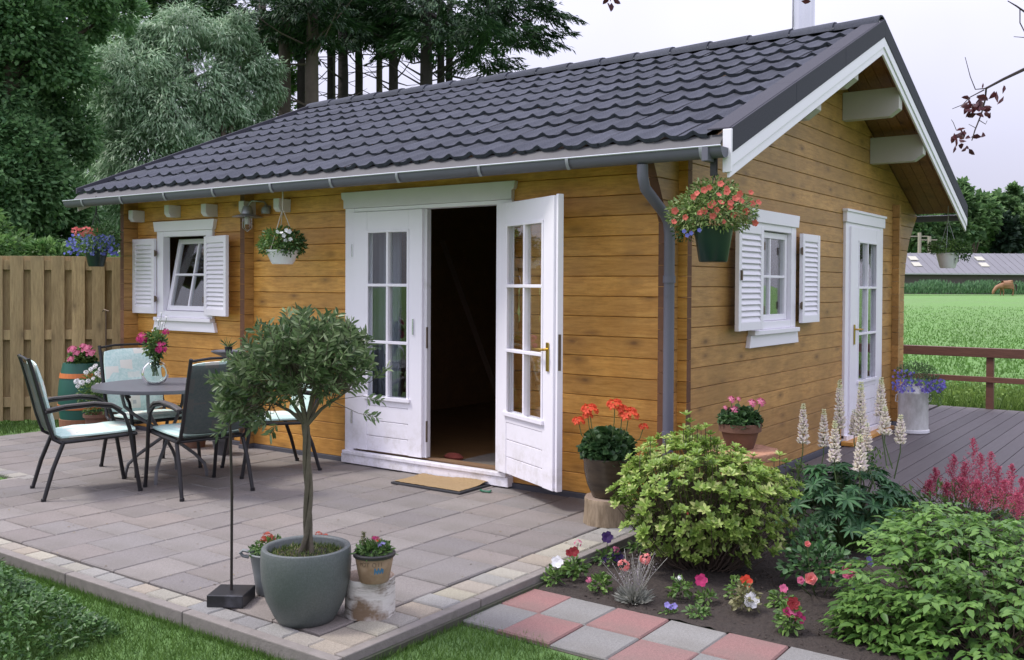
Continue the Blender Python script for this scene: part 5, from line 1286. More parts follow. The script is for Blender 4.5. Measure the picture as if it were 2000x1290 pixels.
# ground-cover shrub at lower left
gc = MB(); gx = []; 
glm = leafmat('leaf_cover', (.025, .075, .018), (.11, .22, .06), .4, .25)
n = 21000; P = np.stack([NP.uniform(-3.6, -.95, n), NP.uniform(-4.3, -3.02, n)], 1)
hgt = lambda x, y: .26*np.clip((-.98-x)/.6, 0, 1)**.6*np.clip((-3.13-y)/.30+ .04*np.sin(x*9), 0, 1)**.6*(1+.3*np.sin(x*11+2)*np.cos(y*13)+.2*np.sin(x*23+y*17))
h_ = hgt(P[:, 0], P[:, 1]); P3 = np.concatenate([P, (-.02+h_*NP.uniform(.55, 1.05, n))[:, None]], 1)[h_ > .01]
A = rdir(len(P3))*np.array([1, 1, .4])+np.array([0, 0, .45]); Nn = unit(rdir(len(P3))*.5+np.array([0, 0, 1]))
cvo = leaves('ground_cover', P3, A, Nn, .029*NP.uniform(.7, 1.3, len(P3)), .014, glm); tag(cvo, 'low dense small leaved shrub at the lower left corner', 'ground cover', kind='stuff')

# lawn blades
def lawn(name, region, dens, hh, m, label, zf, x0, x1, y0, y1, wd=.0035):
    n = int((x1-x0)*(y1-y0)*dens); P = np.stack([NP.uniform(x0, x1, n), NP.uniform(y0, y1, n)], 1); P = P[region(P[:, 0], P[:, 1])]; n = len(P)
    z = zf if np.isscalar(zf) else zf(P[:, 0], P[:, 1]); P = np.concatenate([P, np.broadcast_to(z, (n,))[:, None]], 1)
    lean = NP.normal(size=(n, 3))*.45; lean[:, 2] = 1; lean = unit(lean); side = unit(np.cross(lean, rdir(n))); h = hh*NP.uniform(.5, 1.3, n)[:, None]
    V = np.stack([P-side*wd/2, P+side*wd/2, P+lean*h], 1).reshape(-1, 3); F = np.arange(n)[:, None]*3+np.array([[0, 1, 2]])
    o = pydata(name, V, F, m, None, np.repeat(NP.random(n), 3)); return tag(o, label, 'grass', kind='stuff')
lawnm = leafmat('grass_blade', (.045, .105, .016), (.135, .24, .05), .5, .3)
lawn('lawn_grass', lambda x, y: (y < -2.96) | ((x > .065) & (y < -2.17+.02*np.sin(x*19)-.10*np.clip((x-.5)/.2, 0, 1)) & (y > -3.2) & (x < .86+.2*np.sin(y*9)*.2)), 13000, .036, lawnm, 'short green lawn grass in front of the patio kerb', -.024, -3.7, 1.1, -4.2, -1.8, .004)
lawn('side_grass', lambda x, y: (x < -6.63) | ((x > -6.6) & (x < -4.46) & (y > -2.58) & (y < -1.92)), 2600, .05, lawnm, 'lawn grass between the patio and the fence', .02, -8.6, -4.4, -2.6, 1.6, .007)
lawn('kerb_grass', lambda x, y: (np.abs(y+2.96) < .012) | ((np.abs(x-.066) < .014) & (y < -1.4)), 42000, .045, lawnm, 'longer grass tufts along the patio kerb', -.03, -3.6, .2, -3.0, -1.4, .004)
weedm = leafmat('meadow_weed', (.06, .13, .02), (.24, .36, .08), .6, .35)
lawn('meadow_weeds', lambda x, y: np.sin(x*3.1)*np.cos(y*2.3) > -.75, 900, .34, weedm, 'rough tall weeds and grass behind the deck', lambda x, y: -.15+.0*x, -6.5, 7.5, 7.15, 9.4, .022)
n = 7000; P = np.stack([NP.uniform(-4, 6, n), NP.uniform(7.2, 9.2, n), NP.random(n)*.30-.1], 1); o = leaves('weed_leaves', P, rdir(n)+np.array([0, 0, .3]), rdir(n)+np.array([0, 0, .8]), .06, .03, weedm, simple=True); tag(o, 'leafy weeds standing behind the deck railing', 'weeds', kind='stuff')
lawn('meadow_grass', lambda x, y: NP.random(len(x)) < np.exp(-(y-9)/16), 150, .08, leafmat('meadow_blade', (.10, .215, .043), (.15, .285, .072), .6, .3), 'bright green meadow grass tufts beyond the deck', lambda x, y: -.15+.0085*np.maximum(0, y-9), -22, 9, 9.2, 60, .04)

# ---- small bedding plants ------------------------------------------------
def ground_pt(u, v, z=-.012):
    d = CF+CR*(u-PX)/FOC-CU*(v-PY)/FOC; t = (z-CP[2])/d[2]; return Vector(CP+d*t), t
petu_w = petal_flower(P_white, .034, 6, .22, 1)
def bedding(u, v, label, r=.05, h=.07, nl=90, L=.032, lm=G_mid, flowers=(), cat='flower'):
    p, D = ground_pt(u, v); o = empty('bedding_flower', p, 0, label, cat, 'bedding flowers in the soil bed')
    bushy('foliage', (0, 0, h*.5), (r, r, h*.55), nl, L, L*.5, lm, o, .1, -.5); b = MB()
    for fu, fv, kind, m, s in flowers:
        q_ = W(fu, fv, D-.02)-p; b.tube([(q_.x*.2, q_.y*.2, .0), (q_.x*.8, q_.y*.8, q_.z*.7), q_], .002, 5)
        me = umbel_mesh(m, s, 40) if kind == 'u' else (petal_flower(m, s, 5, .22, 1) if kind == 'p' else petal_flower(m, s, 6, .75, 4))
        flower_at('flower', me, q_, TOCAM+Vector((0, 0, .5)), o)
    if flowers: b.build('stems', stem_m, o)
    return o
GB = leafmat('leaf_bedding', (.05, .12, .025), (.20, .33, .08))
bedding(1082, 1147, 'white petunia nearest the patio edge in the soil bed', .045, .09, 90, flowers=[(1088, 1098, 'p', P_white, .030)], lm=GB)
bedding(1122, 1132, 'small plant with red and pink blooms next to the white petunia', .07, .10, 140, flowers=[(1121, 1078, 'p', P_dred, .026), (1129, 1061, 'u', P_pink, .018), (1112, 1080, 'p', P_dred, .02)], lm=GB)
bedding(1172, 1160, 'small leafy plant with one pale pink bud left of the silver plant', .045, .09, 110, flowers=[(1150, 1133, 'u', P_pink, .014)], lm=GB)
bedding(1185, 1105, 'dark purple petunias standing behind the silver plant', .06, .08, 90, L=.03, flowers=[(1186, 1050, 'p', P_purple, .032), (1206, 1088, 'p', P_purple, .032), (1182, 1092, 'p', P_purple, .02), (1203, 1074, 'u', P_pink, .018)])
bedding(1245, 1085, 'magenta pink flower beneath the azalea bush', .05, .07, 70, flowers=[(1251, 1049, 'r', P_mag, .024)])
bedding(1330, 1172, 'small leafy plant with a single white bud', .05, .10, 110, flowers=[(1326, 1130, 'u', P_white, .013)], lm=GB)
bedding(1380, 1180, 'thin plant with a deep magenta bloom before the azalea', .045, .05, 60, flowers=[(1369, 1134, 'p', P_mag, .03)], lm=GB)
bedding(1308, 1202, 'tiny lilac pansies by the path edge', .035, .035, 60, L=.02, flowers=[(1303, 1182, 'p', P_lil, .014), (1317, 1184, 'p', P_lil, .014), (1310, 1186, 'p', P_viol, .012)])
bedding(1364, 1207, 'low leafy seedling without flowers by the path edge', .05, .045, 80, L=.028)
bedding(1455, 1205, 'white petunia with dry leaves in the middle of the bed', .06, .14, 170, L=.028, lm=MATS['leaf_dry'], flowers=[(1467, 1173, 'p', P_white, .036)])
bedding(1440, 1178, 'thin plant with an orange red bloom below the azalea', .05, .12, 90, flowers=[(1457, 1136, 'p', P_red, .03)], lm=GB)
bedding(1542, 1240, 'leafy plant with magenta and dark red blooms at the path edge', .055, .12, 190, flowers=[(1548, 1180, 'r', P_dred, .028), (1538, 1196, 'p', P_mag, .022), (1556, 1200, 'p', P_mag, .022), (1549, 1192, 'p', P_pink, .022), (1562, 1208, 'p', P_mag, .024)], lm=GB)
bedding(1525, 1195, 'small pale pink bloom between petunia and rose', .05, .10, 110, flowers=[(1530, 1150, 'p', P_pink, .02)], lm=GB)
# silver plant
p, D = ground_pt(1238, 1178); sv = empty('silver_plant', p, 0, 'silver grey lavender like plant with salmon blooms behind it', 'silver plant')
n = 900; A = rdir(n); A[:, 2] = np.abs(A[:, 2])+.3; A = unit(A); leaves('silver_leaves', A*np.array([.07, .07, .05])*NP.random(n)[:, None], A, rdir(n), .05*NP.uniform(.5, 1.2, n), .006, G_grey, sv)
b = MB(); LPp, LAa = [], []
for i in range(46):
    d = Vector((jit(.6), jit(.6), 1)).normalized(); L = R_.uniform(.14, .27); b.tube([d*.02, d*L*.6, d*L+Vector((jit(.02), jit(.02), 0))], [.0015, .0012, .001], 4)
    for k in range(7): LPp.append(d*L*(.5+.5*k/7)); LAa.append((jit(1), jit(1), .8))
b.build('stalks', mat('silver_stalk', (.30, .30, .26), .8), sv); leaves('flower_buds', LPp, LAa, rdir(len(LPp)), .011, .005, leafmat('leaf_silver_v', (.28, .26, .27), (.42, .38, .42), .8), sv)
for u, v in ((1218, 1105), (1260, 1092)): flower_at('bloom', umbel_mesh(P_salmon, .026, 50), W(u, v, D+.02)-p, TOCAM+Vector((0, 0, .4)), sv)
# rose bush
p, D = ground_pt(1600, 1160); rs = empty('rose_bush', p, 0, 'rose bush with salmon pink blooms beside the green bush', 'rose bush')
rlm = leafmat('leaf_rose', (.02, .065, .022), (.085, .18, .06), .4, .2)
bushy('foliage', (0, .0, .12), (.20, .14, .13), 420, .042, .024, rlm, rs, .2, -.4); bushy('foliage', (-.10, .16, .19), (.12, .1, .10), 200, .036, .02, rlm, rs, .2, -.4)
def rose(m, s):
    V = []; F = []
    for L in range(5):
        k_ = 5; rr = s*(1-.17*L)
        for i in range(k_):
            a0 = 2*math.pi*(i/k_)+L*.7; pts = []
            for (da, rd, z) in ((-.55, .25, 0), (-.65, .95, .55), (0, 1.12, .75), (.65, .95, .6), (.55, .25, 0)): pts.append((rr*rd*math.cos(a0+da), rr*rd*math.sin(a0+da), s*(z*.7+.12*L)))
            kk = len(V); V += pts; F += [(kk, kk+1, kk+2), (kk, kk+2, kk+3), (kk, kk+3, kk+4)]
    n0 = len(F)*0; me = bpy.data.meshes.new('rose'); me.from_pydata(V, [], F); me.materials.append(m)
    a = me.attributes.new('rnd', 'FLOAT', 'POINT'); a.data.foreach_set('value', np.repeat(NP.random(len(V)//5), 5).astype(np.float32)); return me
for u, v, m, s in ((1583, 1131, P_salmon, .028), (1563, 1134, P_pink, .018), (1657, 1119, P_pink, .034), (1625, 1117, P_salmon, .012), (1577, 1063, P_salmon, .014), (1535, 1170, P_pink, .01)):
    q_ = W(u, v, D-.22)-p; flower_at('rose', rose(m, s), q_, TOCAM+Vector((jit(.2), 0, .4)), rs); MB().tube([(q_.x*.3, q_.y*.3, 0), (q_.x*.9, q_.y*.9, q_.z*.7), q_], .0025, 5).build('stem', stem_m, rs)
for i, (u, v) in enumerate(((1697, 1092), (1692, 1125), (1669, 1152), (1700, 1099))): flower_at('small_flower', petal_flower(P_lil, .013, 5, .2), W(u, v, D-.3)-p, TOCAM, rs)
# wall-foot plant label and greens by the gable
lb = MB(); c_ = W(1582, 890, 5.9); lb.bar(c_-Vector((0, 0, .08)), c_, .004, .003); lb.bar(c_, c_+Vector((0, 0, .03)), .014, .002); tag(lb.build('plant_label', wplastic), 'small white plant label stuck in the soil beside the lupin', 'plant label')
for k, (u, v, D_) in enumerate(((1740, 950, 5.9), (1785, 985, 5.6), (1700, 880, 7.3), (1560, 905, 6.2))):
    c_ = W(u, v, D_); o = empty('young_plant', Vector((c_.x, c_.y, -.05)), 0, ['feathery green plant right of the lupin', 'pale green upright plant between lupin and green bush', 'bright green plant at the foot of the side door', 'small green plant by the gable plinth left of the lupin'][k], 'plant')
    n = 260; hh = max(.15, c_.z+.05); P = np.stack([NP.normal(size=n)*.05, NP.normal(size=n)*.05, NP.random(n)*hh], 1); leaves('foliage', P, rdir(n)+np.array([0, 0, .6]), rdir(n)+np.array([0, 0, .6]), .04, .012, GB, o)

# ================================================================== deck, can, railing
dk = MB().box(.02, 1.66, 1.25, 6.97, -.1, .018).build('deck', mat('deck_shadow', (.03, .028, .03), .9)); dk['kind'] = 'structure'
q = N('composite_deck'); v = q.coord(); cc = q.mix(q.noise(q.coord((8, .6, 1)), 6, 5), (.082, .070, .072), (.13, .112, .115)); cc = q.mix(1., cc, q.ramp(q.rand(), [(0, .85), (1, 1.12)]), 'MULTIPLY'); q.base(cc); q.b.inputs['Roughness'].default_value = .6
wv = q.n('ShaderNodeTexWave', _bands_direction='X', Scale=32.); q.l(v, wv.inputs['Vector']); q.bump(wv.outputs['Fac'], .0015); deckm = q.m
for i in range(11):
    x0 = .045+.147*i; y0 = 1.27 if x0 > .5 else 1.9
    MB().box(x0, x0+.141, y0, 6.96, .02, .045).build('deck_board', deckm, dk, bevel=.002)
MB().box(1.663, 1.69, 1.25, 6.97, -.09, .048).build('deck_fascia', deckm, dk)
dk2 = MB().box(-6, .0, 5.02, 6.97, -.1, .043).build('rear_porch_floor', deckm); dk2['kind'] = 'structure'
rl = empty('deck_railing', (0, 6.95, 0), 0, 'brown wooden railing along the far edge of the deck', 'railing')
rwm = wood('railing_brown', (.13, .055, .038), (.19, .085, .06), (.05, .02, .015), 'x', knots=False)
MB().box(-3.2, 5.5, -.045, .045, .655, .765).build('rail', rwm, rl, bevel=.004)
MB().box(-3.2, 5.5, -.046, -.020, .36, .425).build('rail', rwm, rl, bevel=.003)
for x in (-1.2, .585, 2.4, 4.2): MB().box(x-.04, x+.04, -.0195, .05, -.15, .654).build('post', rwm, rl, bevel=.003)
kc = W(1783, 843, 9.58); kc.z = .046
mc = empty('milk_can', kc, 0, 'old pale zinc milk can planted with blue lobelia on the deck', 'milk can')
q = N('zinc_can'); v = q.coord((1, 1, .5)); cc = q.ramp(q.noise(v, 14, 6, .7), [(.3, (.46, .45, .43)), (.7, (.72, .72, .71))]); q.base(cc); q.b.inputs['Roughness'].default_value = .5; q.b.inputs['Metallic'].default_value = .25; canm = q.m
MB().lathe([(.14, 0), (.148, .004), (.148, .035), (.142, .04), (.143, .38), (.147, .385), (.147, .40), (.140, .405), (.125, .45), (.12, .47), (.11, .46), (0, .45)], 36).build('can_body', canm, mc, smooth=True)
MB().lathe([(.1485, .006), (.153, .008), (.153, .032), (.1485, .034)], 36).build('foot_ring', mat('can_white', (.7, .7, .72), .4), mc, smooth=True)
for s in (-1, 1): b = MB(); b.tube([CRv*s*.14+Vector((0, 0, .30)), CRv*s*.175+Vector((0, 0, .31)), CRv*s*.17+Vector((0, 0, .37)), CRv*s*.13+Vector((0, 0, .40))], .006, 6); b.build('handle', canm, mc)
lo_ = empty('lobelia', kc+Vector((0, 0, .47)), 0, 'violet blue lobelia spilling from the milk can', 'lobelia')
bushy('foliage', (.03, 0, .10), (.20, .18, .13), 1300, .03, .008, leafmat('leaf_fine', (.05, .11, .04), (.18, .28, .12)), lo_, .2, -.5); bushy('foliage', (.19, .02, -.06), (.08, .08, .16), 350, .03, .007, MATS['leaf_fine'], lo_, .2, -.9)
lf_ = petal_flower(P_viol, .013, 5, .2); lf2 = petal_flower(P_blue, .012, 5, .2)
for i in range(230):
    a = R_.random(); s_ = R_.uniform(-.24, .26); z = R_.uniform(-.06, .06)+(.10 if R_.random() < .3 and s_ < 0 else 0)
    flower_at('flower', lf_ if i % 3 else lf2, CRv*s_+TOCAM*R_.uniform(.06, .19)+Vector((0, 0, z)), TOCAM+Vector((jit(.6), 0, .4)), lo_, R_.uniform(.7, 1.1))

# ================================================================== far meadow: reeds, horse, barn, poles, trees
def far(u, D, v=577): p = W(u, v, D); return Vector((p.x, p.y, gz(p.x, p.y)))
reedm = leafmat('reeds', (.06, .14, .06), (.15, .28, .13), .6, .35)
n = 9000; t = NP.random(n); a0, a1 = far(1600, 103), far(2250, 103); P = np.outer(1-t, np.array(a0))+np.outer(t, np.array(a1)); P += np.array(CF)*np.array([1, 1, 0])*NP.uniform(-1.5, 4, n)[:, None]; P[:, 2] = .72+NP.random(n)*1.25*(.8+.2*np.sin(t*40))
o = leaves('reed_bank', P, rdir(n)*.5+np.array([0, 0, 1]), rdir(n), .55, .14, reedm, simple=True); tag(o, 'bank of dark green reeds at the end of the meadow', 'reeds', kind='stuff')
# horse
hp = far(1966, 99.); hh = (W(1966, 577, 99.)).z; hp.z = gz(hp.x, hp.y)
hs = bpy.data.meshes.new('horse'); bm = bmesh.new(); 
sk = {'hip': (.62, 0, 1.18, .42), 'mid': (0, 0, 1.10, .46), 'sh': (-.58, 0, 1.14, .42), 'neck': (-.92, 0, 1.0, .27), 'neck2': (-1.18, 0, .70, .19), 'poll': (-1.34, 0, .48, .16), 'muz': (-1.42, 0, .14, .10),
      'fk1': (-.52, .13, .85, .13), 'ff1': (-.55, .14, .42, .06), 'fh1': (-.56, .14, .04, .06), 'fk2': (-.48, -.13, .85, .13), 'ff2': (-.36, -.14, .42, .06), 'fh2': (-.40, -.14, .04, .06),
      'bk1': (.62, .15, .85, .17), 'bh1': (.78, .15, .48, .07), 'bf1': (.72, .15, .04, .06), 'bk2': (.55, -.15, .85, .17), 'bh2': (.62, -.15, .48, .07), 'bf2': (.50, -.15, .04, .06)}
ed = [('hip', 'mid'), ('mid', 'sh'), ('sh', 'neck'), ('neck', 'neck2'), ('neck2', 'poll'), ('poll', 'muz'), ('sh', 'fk1'), ('fk1', 'ff1'), ('ff1', 'fh1'), ('sh', 'fk2'), ('fk2', 'ff2'), ('ff2', 'fh2'), ('hip', 'bk1'), ('bk1', 'bh1'), ('bh1', 'bf1'), ('hip', 'bk2'), ('bk2', 'bh2'), ('bh2', 'bf2')]
ks = list(sk); hs.from_pydata([sk[k][:3] for k in ks], [(ks.index(a), ks.index(b)) for a, b in ed], [])
q = N('horse_coat'); q.base(q.mix(q.noise(q.coord(), 3, 3), (.20, .095, .045), (.30, .155, .075))); q.b.inputs['Roughness'].default_value = .6
ho = link('horse', hs, q.m); ho.location = hp; ho.rotation_euler[2] = math.atan2(CR[1], CR[0]); tag(ho, 'brown horse grazing in front of the reeds', 'horse')
sm = ho.modifiers.new('skin', 'SKIN'); ho.data.skin_vertices[0].data[ks.index('mid')].use_root = True
for i, k in enumerate(ks): r = sk[k][3]; ho.data.skin_vertices[0].data[i].radius = (r, r)
ho.modifiers.new('sub', 'SUBSURF').render_levels = 2
dkh = mat('horse_black', (.03, .02, .018), .7)
b = MB(); b.tube([(.84, 0, 1.25), (.98, 0, 1.05), (1.0, 0, .5)], [.05, .09, .04], 6); b.build('tail', dkh, ho); b = MB(); b.bar((-.70, 0, 1.42), (-1.30, 0, .74), .03, .10); b.build('mane', dkh, ho)
for s in (-1, 1): MB().lathe([(.035, 0), (.03, .06), (0, .14)], 6, -1.27, .06*s, .58).build('ear', q.m, ho)
# barn
ba = W(1780, 545, 118.); 
bn = empty('barn', (ba.x, ba.y, gz(ba.x, ba.y)), math.atan2(CR[1], CR[0]), 'long low grey roofed barn at the far end of the meadow', 'barn')
zB = lambda v: 1.481-(v-PY)*118/FOC+118*CF[2]+118*.0056*.45   # height seen at row v
z_e, z_r, z_b = zB(535)-bn.location.z, zB(492)-bn.location.z, 0
roofm = mat('fibre_roof', (.17, .168, .185), .8, var=.12, scale=.5); barnw = mat('barn_wall', (.085, .07, .07), .85, var=.2, scale=.8)
MB().box(-32, 60, .3, 16, -.5, z_e).build('wall', barnw, bn)
dr = (z_r-z_e)/.45
b = MB(); b.prism([(-.2, z_e), (dr, z_r), (2*dr+.2, z_e), (2*dr+.2, z_e-.12), (-.2, z_e-.12)], -33, 61, 'x'); b.build('roof', roofm, bn)
b = MB()
for x in np.arange(-33, 61, .9): b.bar((x, -.15, z_e+.035), (x, dr, z_r+.03), .12, .05)
b.build('roof_ribs', roofm, bn)
MB().box(-33, 61, -.32, -.2, z_e-.12, z_e+.03).build('gutter', mat('barn_gutter', (.45, .45, .47), .6), bn)
skm = mat('skylight', (.42, .41, .34), .6)
for u in (1808, 1942, 2075, 1675):
    for k, (ta, tb) in enumerate(((.62, .80), (.32, .50))):
        xx = (W(u-k*4, 510, 118.)-bn.location).dot(CRv); b = MB(); b.add([(xx-.5, ta*dr-.2, z_e+ta*(z_r-z_e)+.09), (xx+.5, ta*dr-.2, z_e+ta*(z_r-z_e)+.09), (xx+.5, tb*dr-.2, z_e+tb*(z_r-z_e)+.09), (xx-.5, tb*dr-.2, z_e+tb*(z_r-z_e)+.09)], [(0, 1, 2, 3)]); b.add([(x_, y_, z_-.06) for x_, y_, z_ in b.v[:4]], [(3, 2, 1, 0)]); b.add(b.v[:8], [(0, 1, 5, 4), (1, 2, 6, 5), (2, 3, 7, 6), (3, 0, 4, 7)]); b.build('skylight', skm, bn)
for i, u in enumerate((1796, 1815)):
    p = W(u, 500, 135.); t_ = W(u, 455 if i == 0 else 462, 135.); b = MB(); b.tube([(p.x, p.y, gz(p.x, p.y)), t_], .25, 8); b.bar(t_-CRv*1.2+Vector((0, 0, -.5)), t_+CRv*1.2+Vector((0, 0, -.5)), .15, .15); tag(b.build('wooden_pole', mat('pole_pale', (.32, .30, .22), .8)), ['taller pale pole behind the barn roof', 'shorter pale pole behind the barn roof'][i], 'pole')

# ---- trees ----------------------------------------------------------------
bark = mat('bark_brown', (.105, .08, .062), .9, var=.4, scale=3, bump=.03, bscale=6); bark_p = mat('bark_pine', (.10, .078, .066), .9, var=.4, scale=4, bump=.03, bscale=9); bark_k = mat('bark_black', (.030, .024, .023), .9, var=.4, scale=4, bump=.03, bscale=9)
def tree(name, base, label, cat, blobs, n, L, Wd, m, trunk, bm_=bark, group=None, simple=True, hang=0., shell=.55, limbs=True, up=.6, alen=1.):
    """blobs: (centre, (rx,ry,rz)); trunk: (height, r)"""
    t = empty(name, base, 0, label, cat, group); B = Vector(base)
    tb_ = MB(); h, r = trunk; top = Vector((jit(.02)*h, jit(.02)*h, h)); tb_.tube([(0, 0, -.2), top*.35+Vector((jit(.03)*h, jit(.02)*h, 0)), top*.7, top], [r*1.25, r, r*.8, r*.35], 10)
    if limbs:
        for c, rr in blobs[:14]:
            c = Vector(c)-B; zf = min(h*.95, max(h*.3, c.z-rr[2]*.9)); s_ = top*(zf/h); tb_.tube([s_, s_.lerp(c, .5)+Vector((0, 0, -.05*h*0)), c], [r*.45, r*.28, r*.08], 6, cap=False)
    tb_.build('trunk', bm_, t, smooth=True, fixn=False)
    vol = np.array([b_[1][0]*b_[1][2] for b_ in blobs]); cnt = (vol/vol.sum()*n).astype(int); PP, AA, NN = [], [], []
    for (c, rr), k in zip(blobs, cnt):
        # sub-clumps inside each blob for uneven light and dark
        sub = max(3, k//60); cs, cd = ell_pts(sub, np.array(Vector(c)-B), rr, shell, -.85); idx = NP.integers(0, len(cs), k)
        sr = np.array(rr)*.30*alen; off = rdir(k)*NP.random(k)[:, None]**.4*sr; P = cs[idx]+off; d = unit(off*.8+cd[idx]*np.mean(sr)*.8)
        PP.append(P); AA.append(unit(d+.6*rdir(k)+np.array([0, 0, -hang]))); NN.append(unit(d*.6+np.array([0, 0, up])+.4*rdir(k)))
    P = np.concatenate(PP); k = len(P)
    leaves('crown', P, np.concatenate(AA), np.concatenate(NN), L*NP.uniform(.6, 1.3, k), Wd*NP.uniform(.7, 1.25, k), m, t, simple=simple, droop=.15)
    return t
T_dark = leafmat('leaf_maple', (.06, .145, .06), (.22, .38, .16), .55, .45); T_wil = leafmat('leaf_willow', (.13, .24, .13), (.40, .55, .36), .5, .4, third=(.58, .68, .52)); T_con = leafmat('leaf_conifer', (.010, .034, .016), (.05, .11, .04), .6, .15); T_bush = leafmat('leaf_hedge', (.05, .13, .035), (.19, .33, .10), .5, .4)
def gp_(u, D): p = W(u, 700, D); return (p.x, p.y, -.07)
def bl_(l, D, k=1.): return [(W(u, v, D+dd), (ru/FOC*D*k, ru/FOC*D*k*.9, rv/FOC*D*k)) for u, v, ru, rv, dd in l]
tree('maple_tree', gp_(20, 13.5), 'dark leafy tree at the far left behind the fence', 'tree', bl_([(-10, 300, 110, 130, -.2), (40, 360, 90, 100, -.1), (30, 60, 110, 90, 0), (110, 120, 90, 80, .5), (-60, 180, 130, 120, 0), (60, 240, 110, 90, .8), (140, 260, 60, 70, .8), (0, 380, 120, 90, 0), (90, 400, 80, 70, .6), (150, 420, 60, 60, .8), (160, 40, 70, 60, 1), (230, 20, 60, 50, 1.5), (40, 480, 120, 60, .6), (180, 490, 80, 50, .9), (-60, 0, 150, 100, 0), (-60, 480, 130, 90, 0), (100, -60, 160, 80, .5)], 13.5), 85000, .085, .056, T_dark, (4.6, .13), shell=.3)
tree('willow_tree', gp_(440, 16.5), 'pale grey green willow behind the left end of the roof', 'willow', bl_([(250, 150, 90, 75, 0), (330, 110, 70, 60, .5), (240, 230, 80, 70, 0), (320, 220, 90, 80, 0), (400, 190, 80, 80, .5), (300, 310, 100, 70, 0), (400, 290, 80, 70, .4), (440, 240, 60, 60, .6), (470, 130, 50, 50, .8), (430, 80, 60, 50, .8), (250, 350, 80, 60, 0), (350, 60, 80, 45, .5), (280, 75, 60, 45, .5), (215, 150, 50, 70, .3), (520, 150, 40, 60, 1), (460, 60, 50, 40, 1), (480, 190, 60, 60, 1), (300, 390, 110, 60, .6), (230, 420, 70, 50, .6), (190, 300, 50, 60, .2), (500, 250, 50, 50, 1)], 16.5), 66000, .125, .026, T_wil, (3.6, .12), hang=.75, shell=.25)
tree('hazel_tree', gp_(330, 21), 'green tree filling the gap behind the willow', 'tree', bl_([(200, 60, 120, 90, 0), (330, 20, 120, 80, 0), (420, 350, 120, 90, 0), (200, 400, 160, 110, 0), (60, 250, 160, 160, 0), (470, 170, 70, 90, 0), (545, 190, 45, 80, .5), (540, 90, 50, 60, .5), (200, 200, 160, 120, 0)], 21), 26000, .16, .085, T_bush, (6, .18), shell=.3)
tree('hedge_bush', gp_(60, 11.2), 'low leafy bush peeping over the fence at the far left', 'bush', bl_([(-10, 500, 90, 60, 0), (100, 520, 60, 50, .1), (190, 515, 60, 55, .4), (-80, 450, 80, 80, 0)], 11.4), 9000, .075, .045, T_bush, (1.3, .05), shell=.3)
# conifer row: trunk px, width px, depth
con = [(512, 18, 20.5), (556, 24, 19), (588, 16, 21), (613, 26, 18.5), (641, 13, 21), (653, 13, 22), (667, 20, 20), (697, 15, 21), (743, 12, 22), (766, 18, 20), (831, 24, 19), (858, 15, 21), (880, 14, 21.5)]
cb = {512: [(420, 40, 90, 40, 0), (500, 60, 90, 45, 0), (360, 10, 90, 40, -.5), (300, -20, 80, 30, -.5)], 556: [(500, 20, 110, 50, -.5), (560, 60, 80, 45, 0)], 588: [(590, 40, 80, 60, .5)], 613: [(600, 10, 100, 60, -.5), (640, 70, 60, 50, 0)], 641: [(640, -20, 90, 60, .3)], 653: [(670, 20, 80, 60, .3)], 667: [(690, 60, 70, 50, 0), (680, -20, 100, 60, 0)],
      697: [(720, 30, 80, 55, .3)], 743: [(750, 50, 80, 50, 0), (760, -10, 90, 60, 0)], 766: [(800, 30, 100, 60, 0), (790, 85, 60, 35, 0)], 831: [(860, 10, 120, 60, 0), (850, 80, 80, 40, -.5), (950, 60, 90, 45, -.5)], 858: [(930, 20, 120, 55, 0), (930, 115, 70, 32, 0), (960, 140, 40, 18, .4)], 880: [(1010, 20, 105, 55, 0), (1000, 75, 75, 28, .3), (1070, 15, 50, 35, .3), (1050, 70, 45, 22, .3)]}
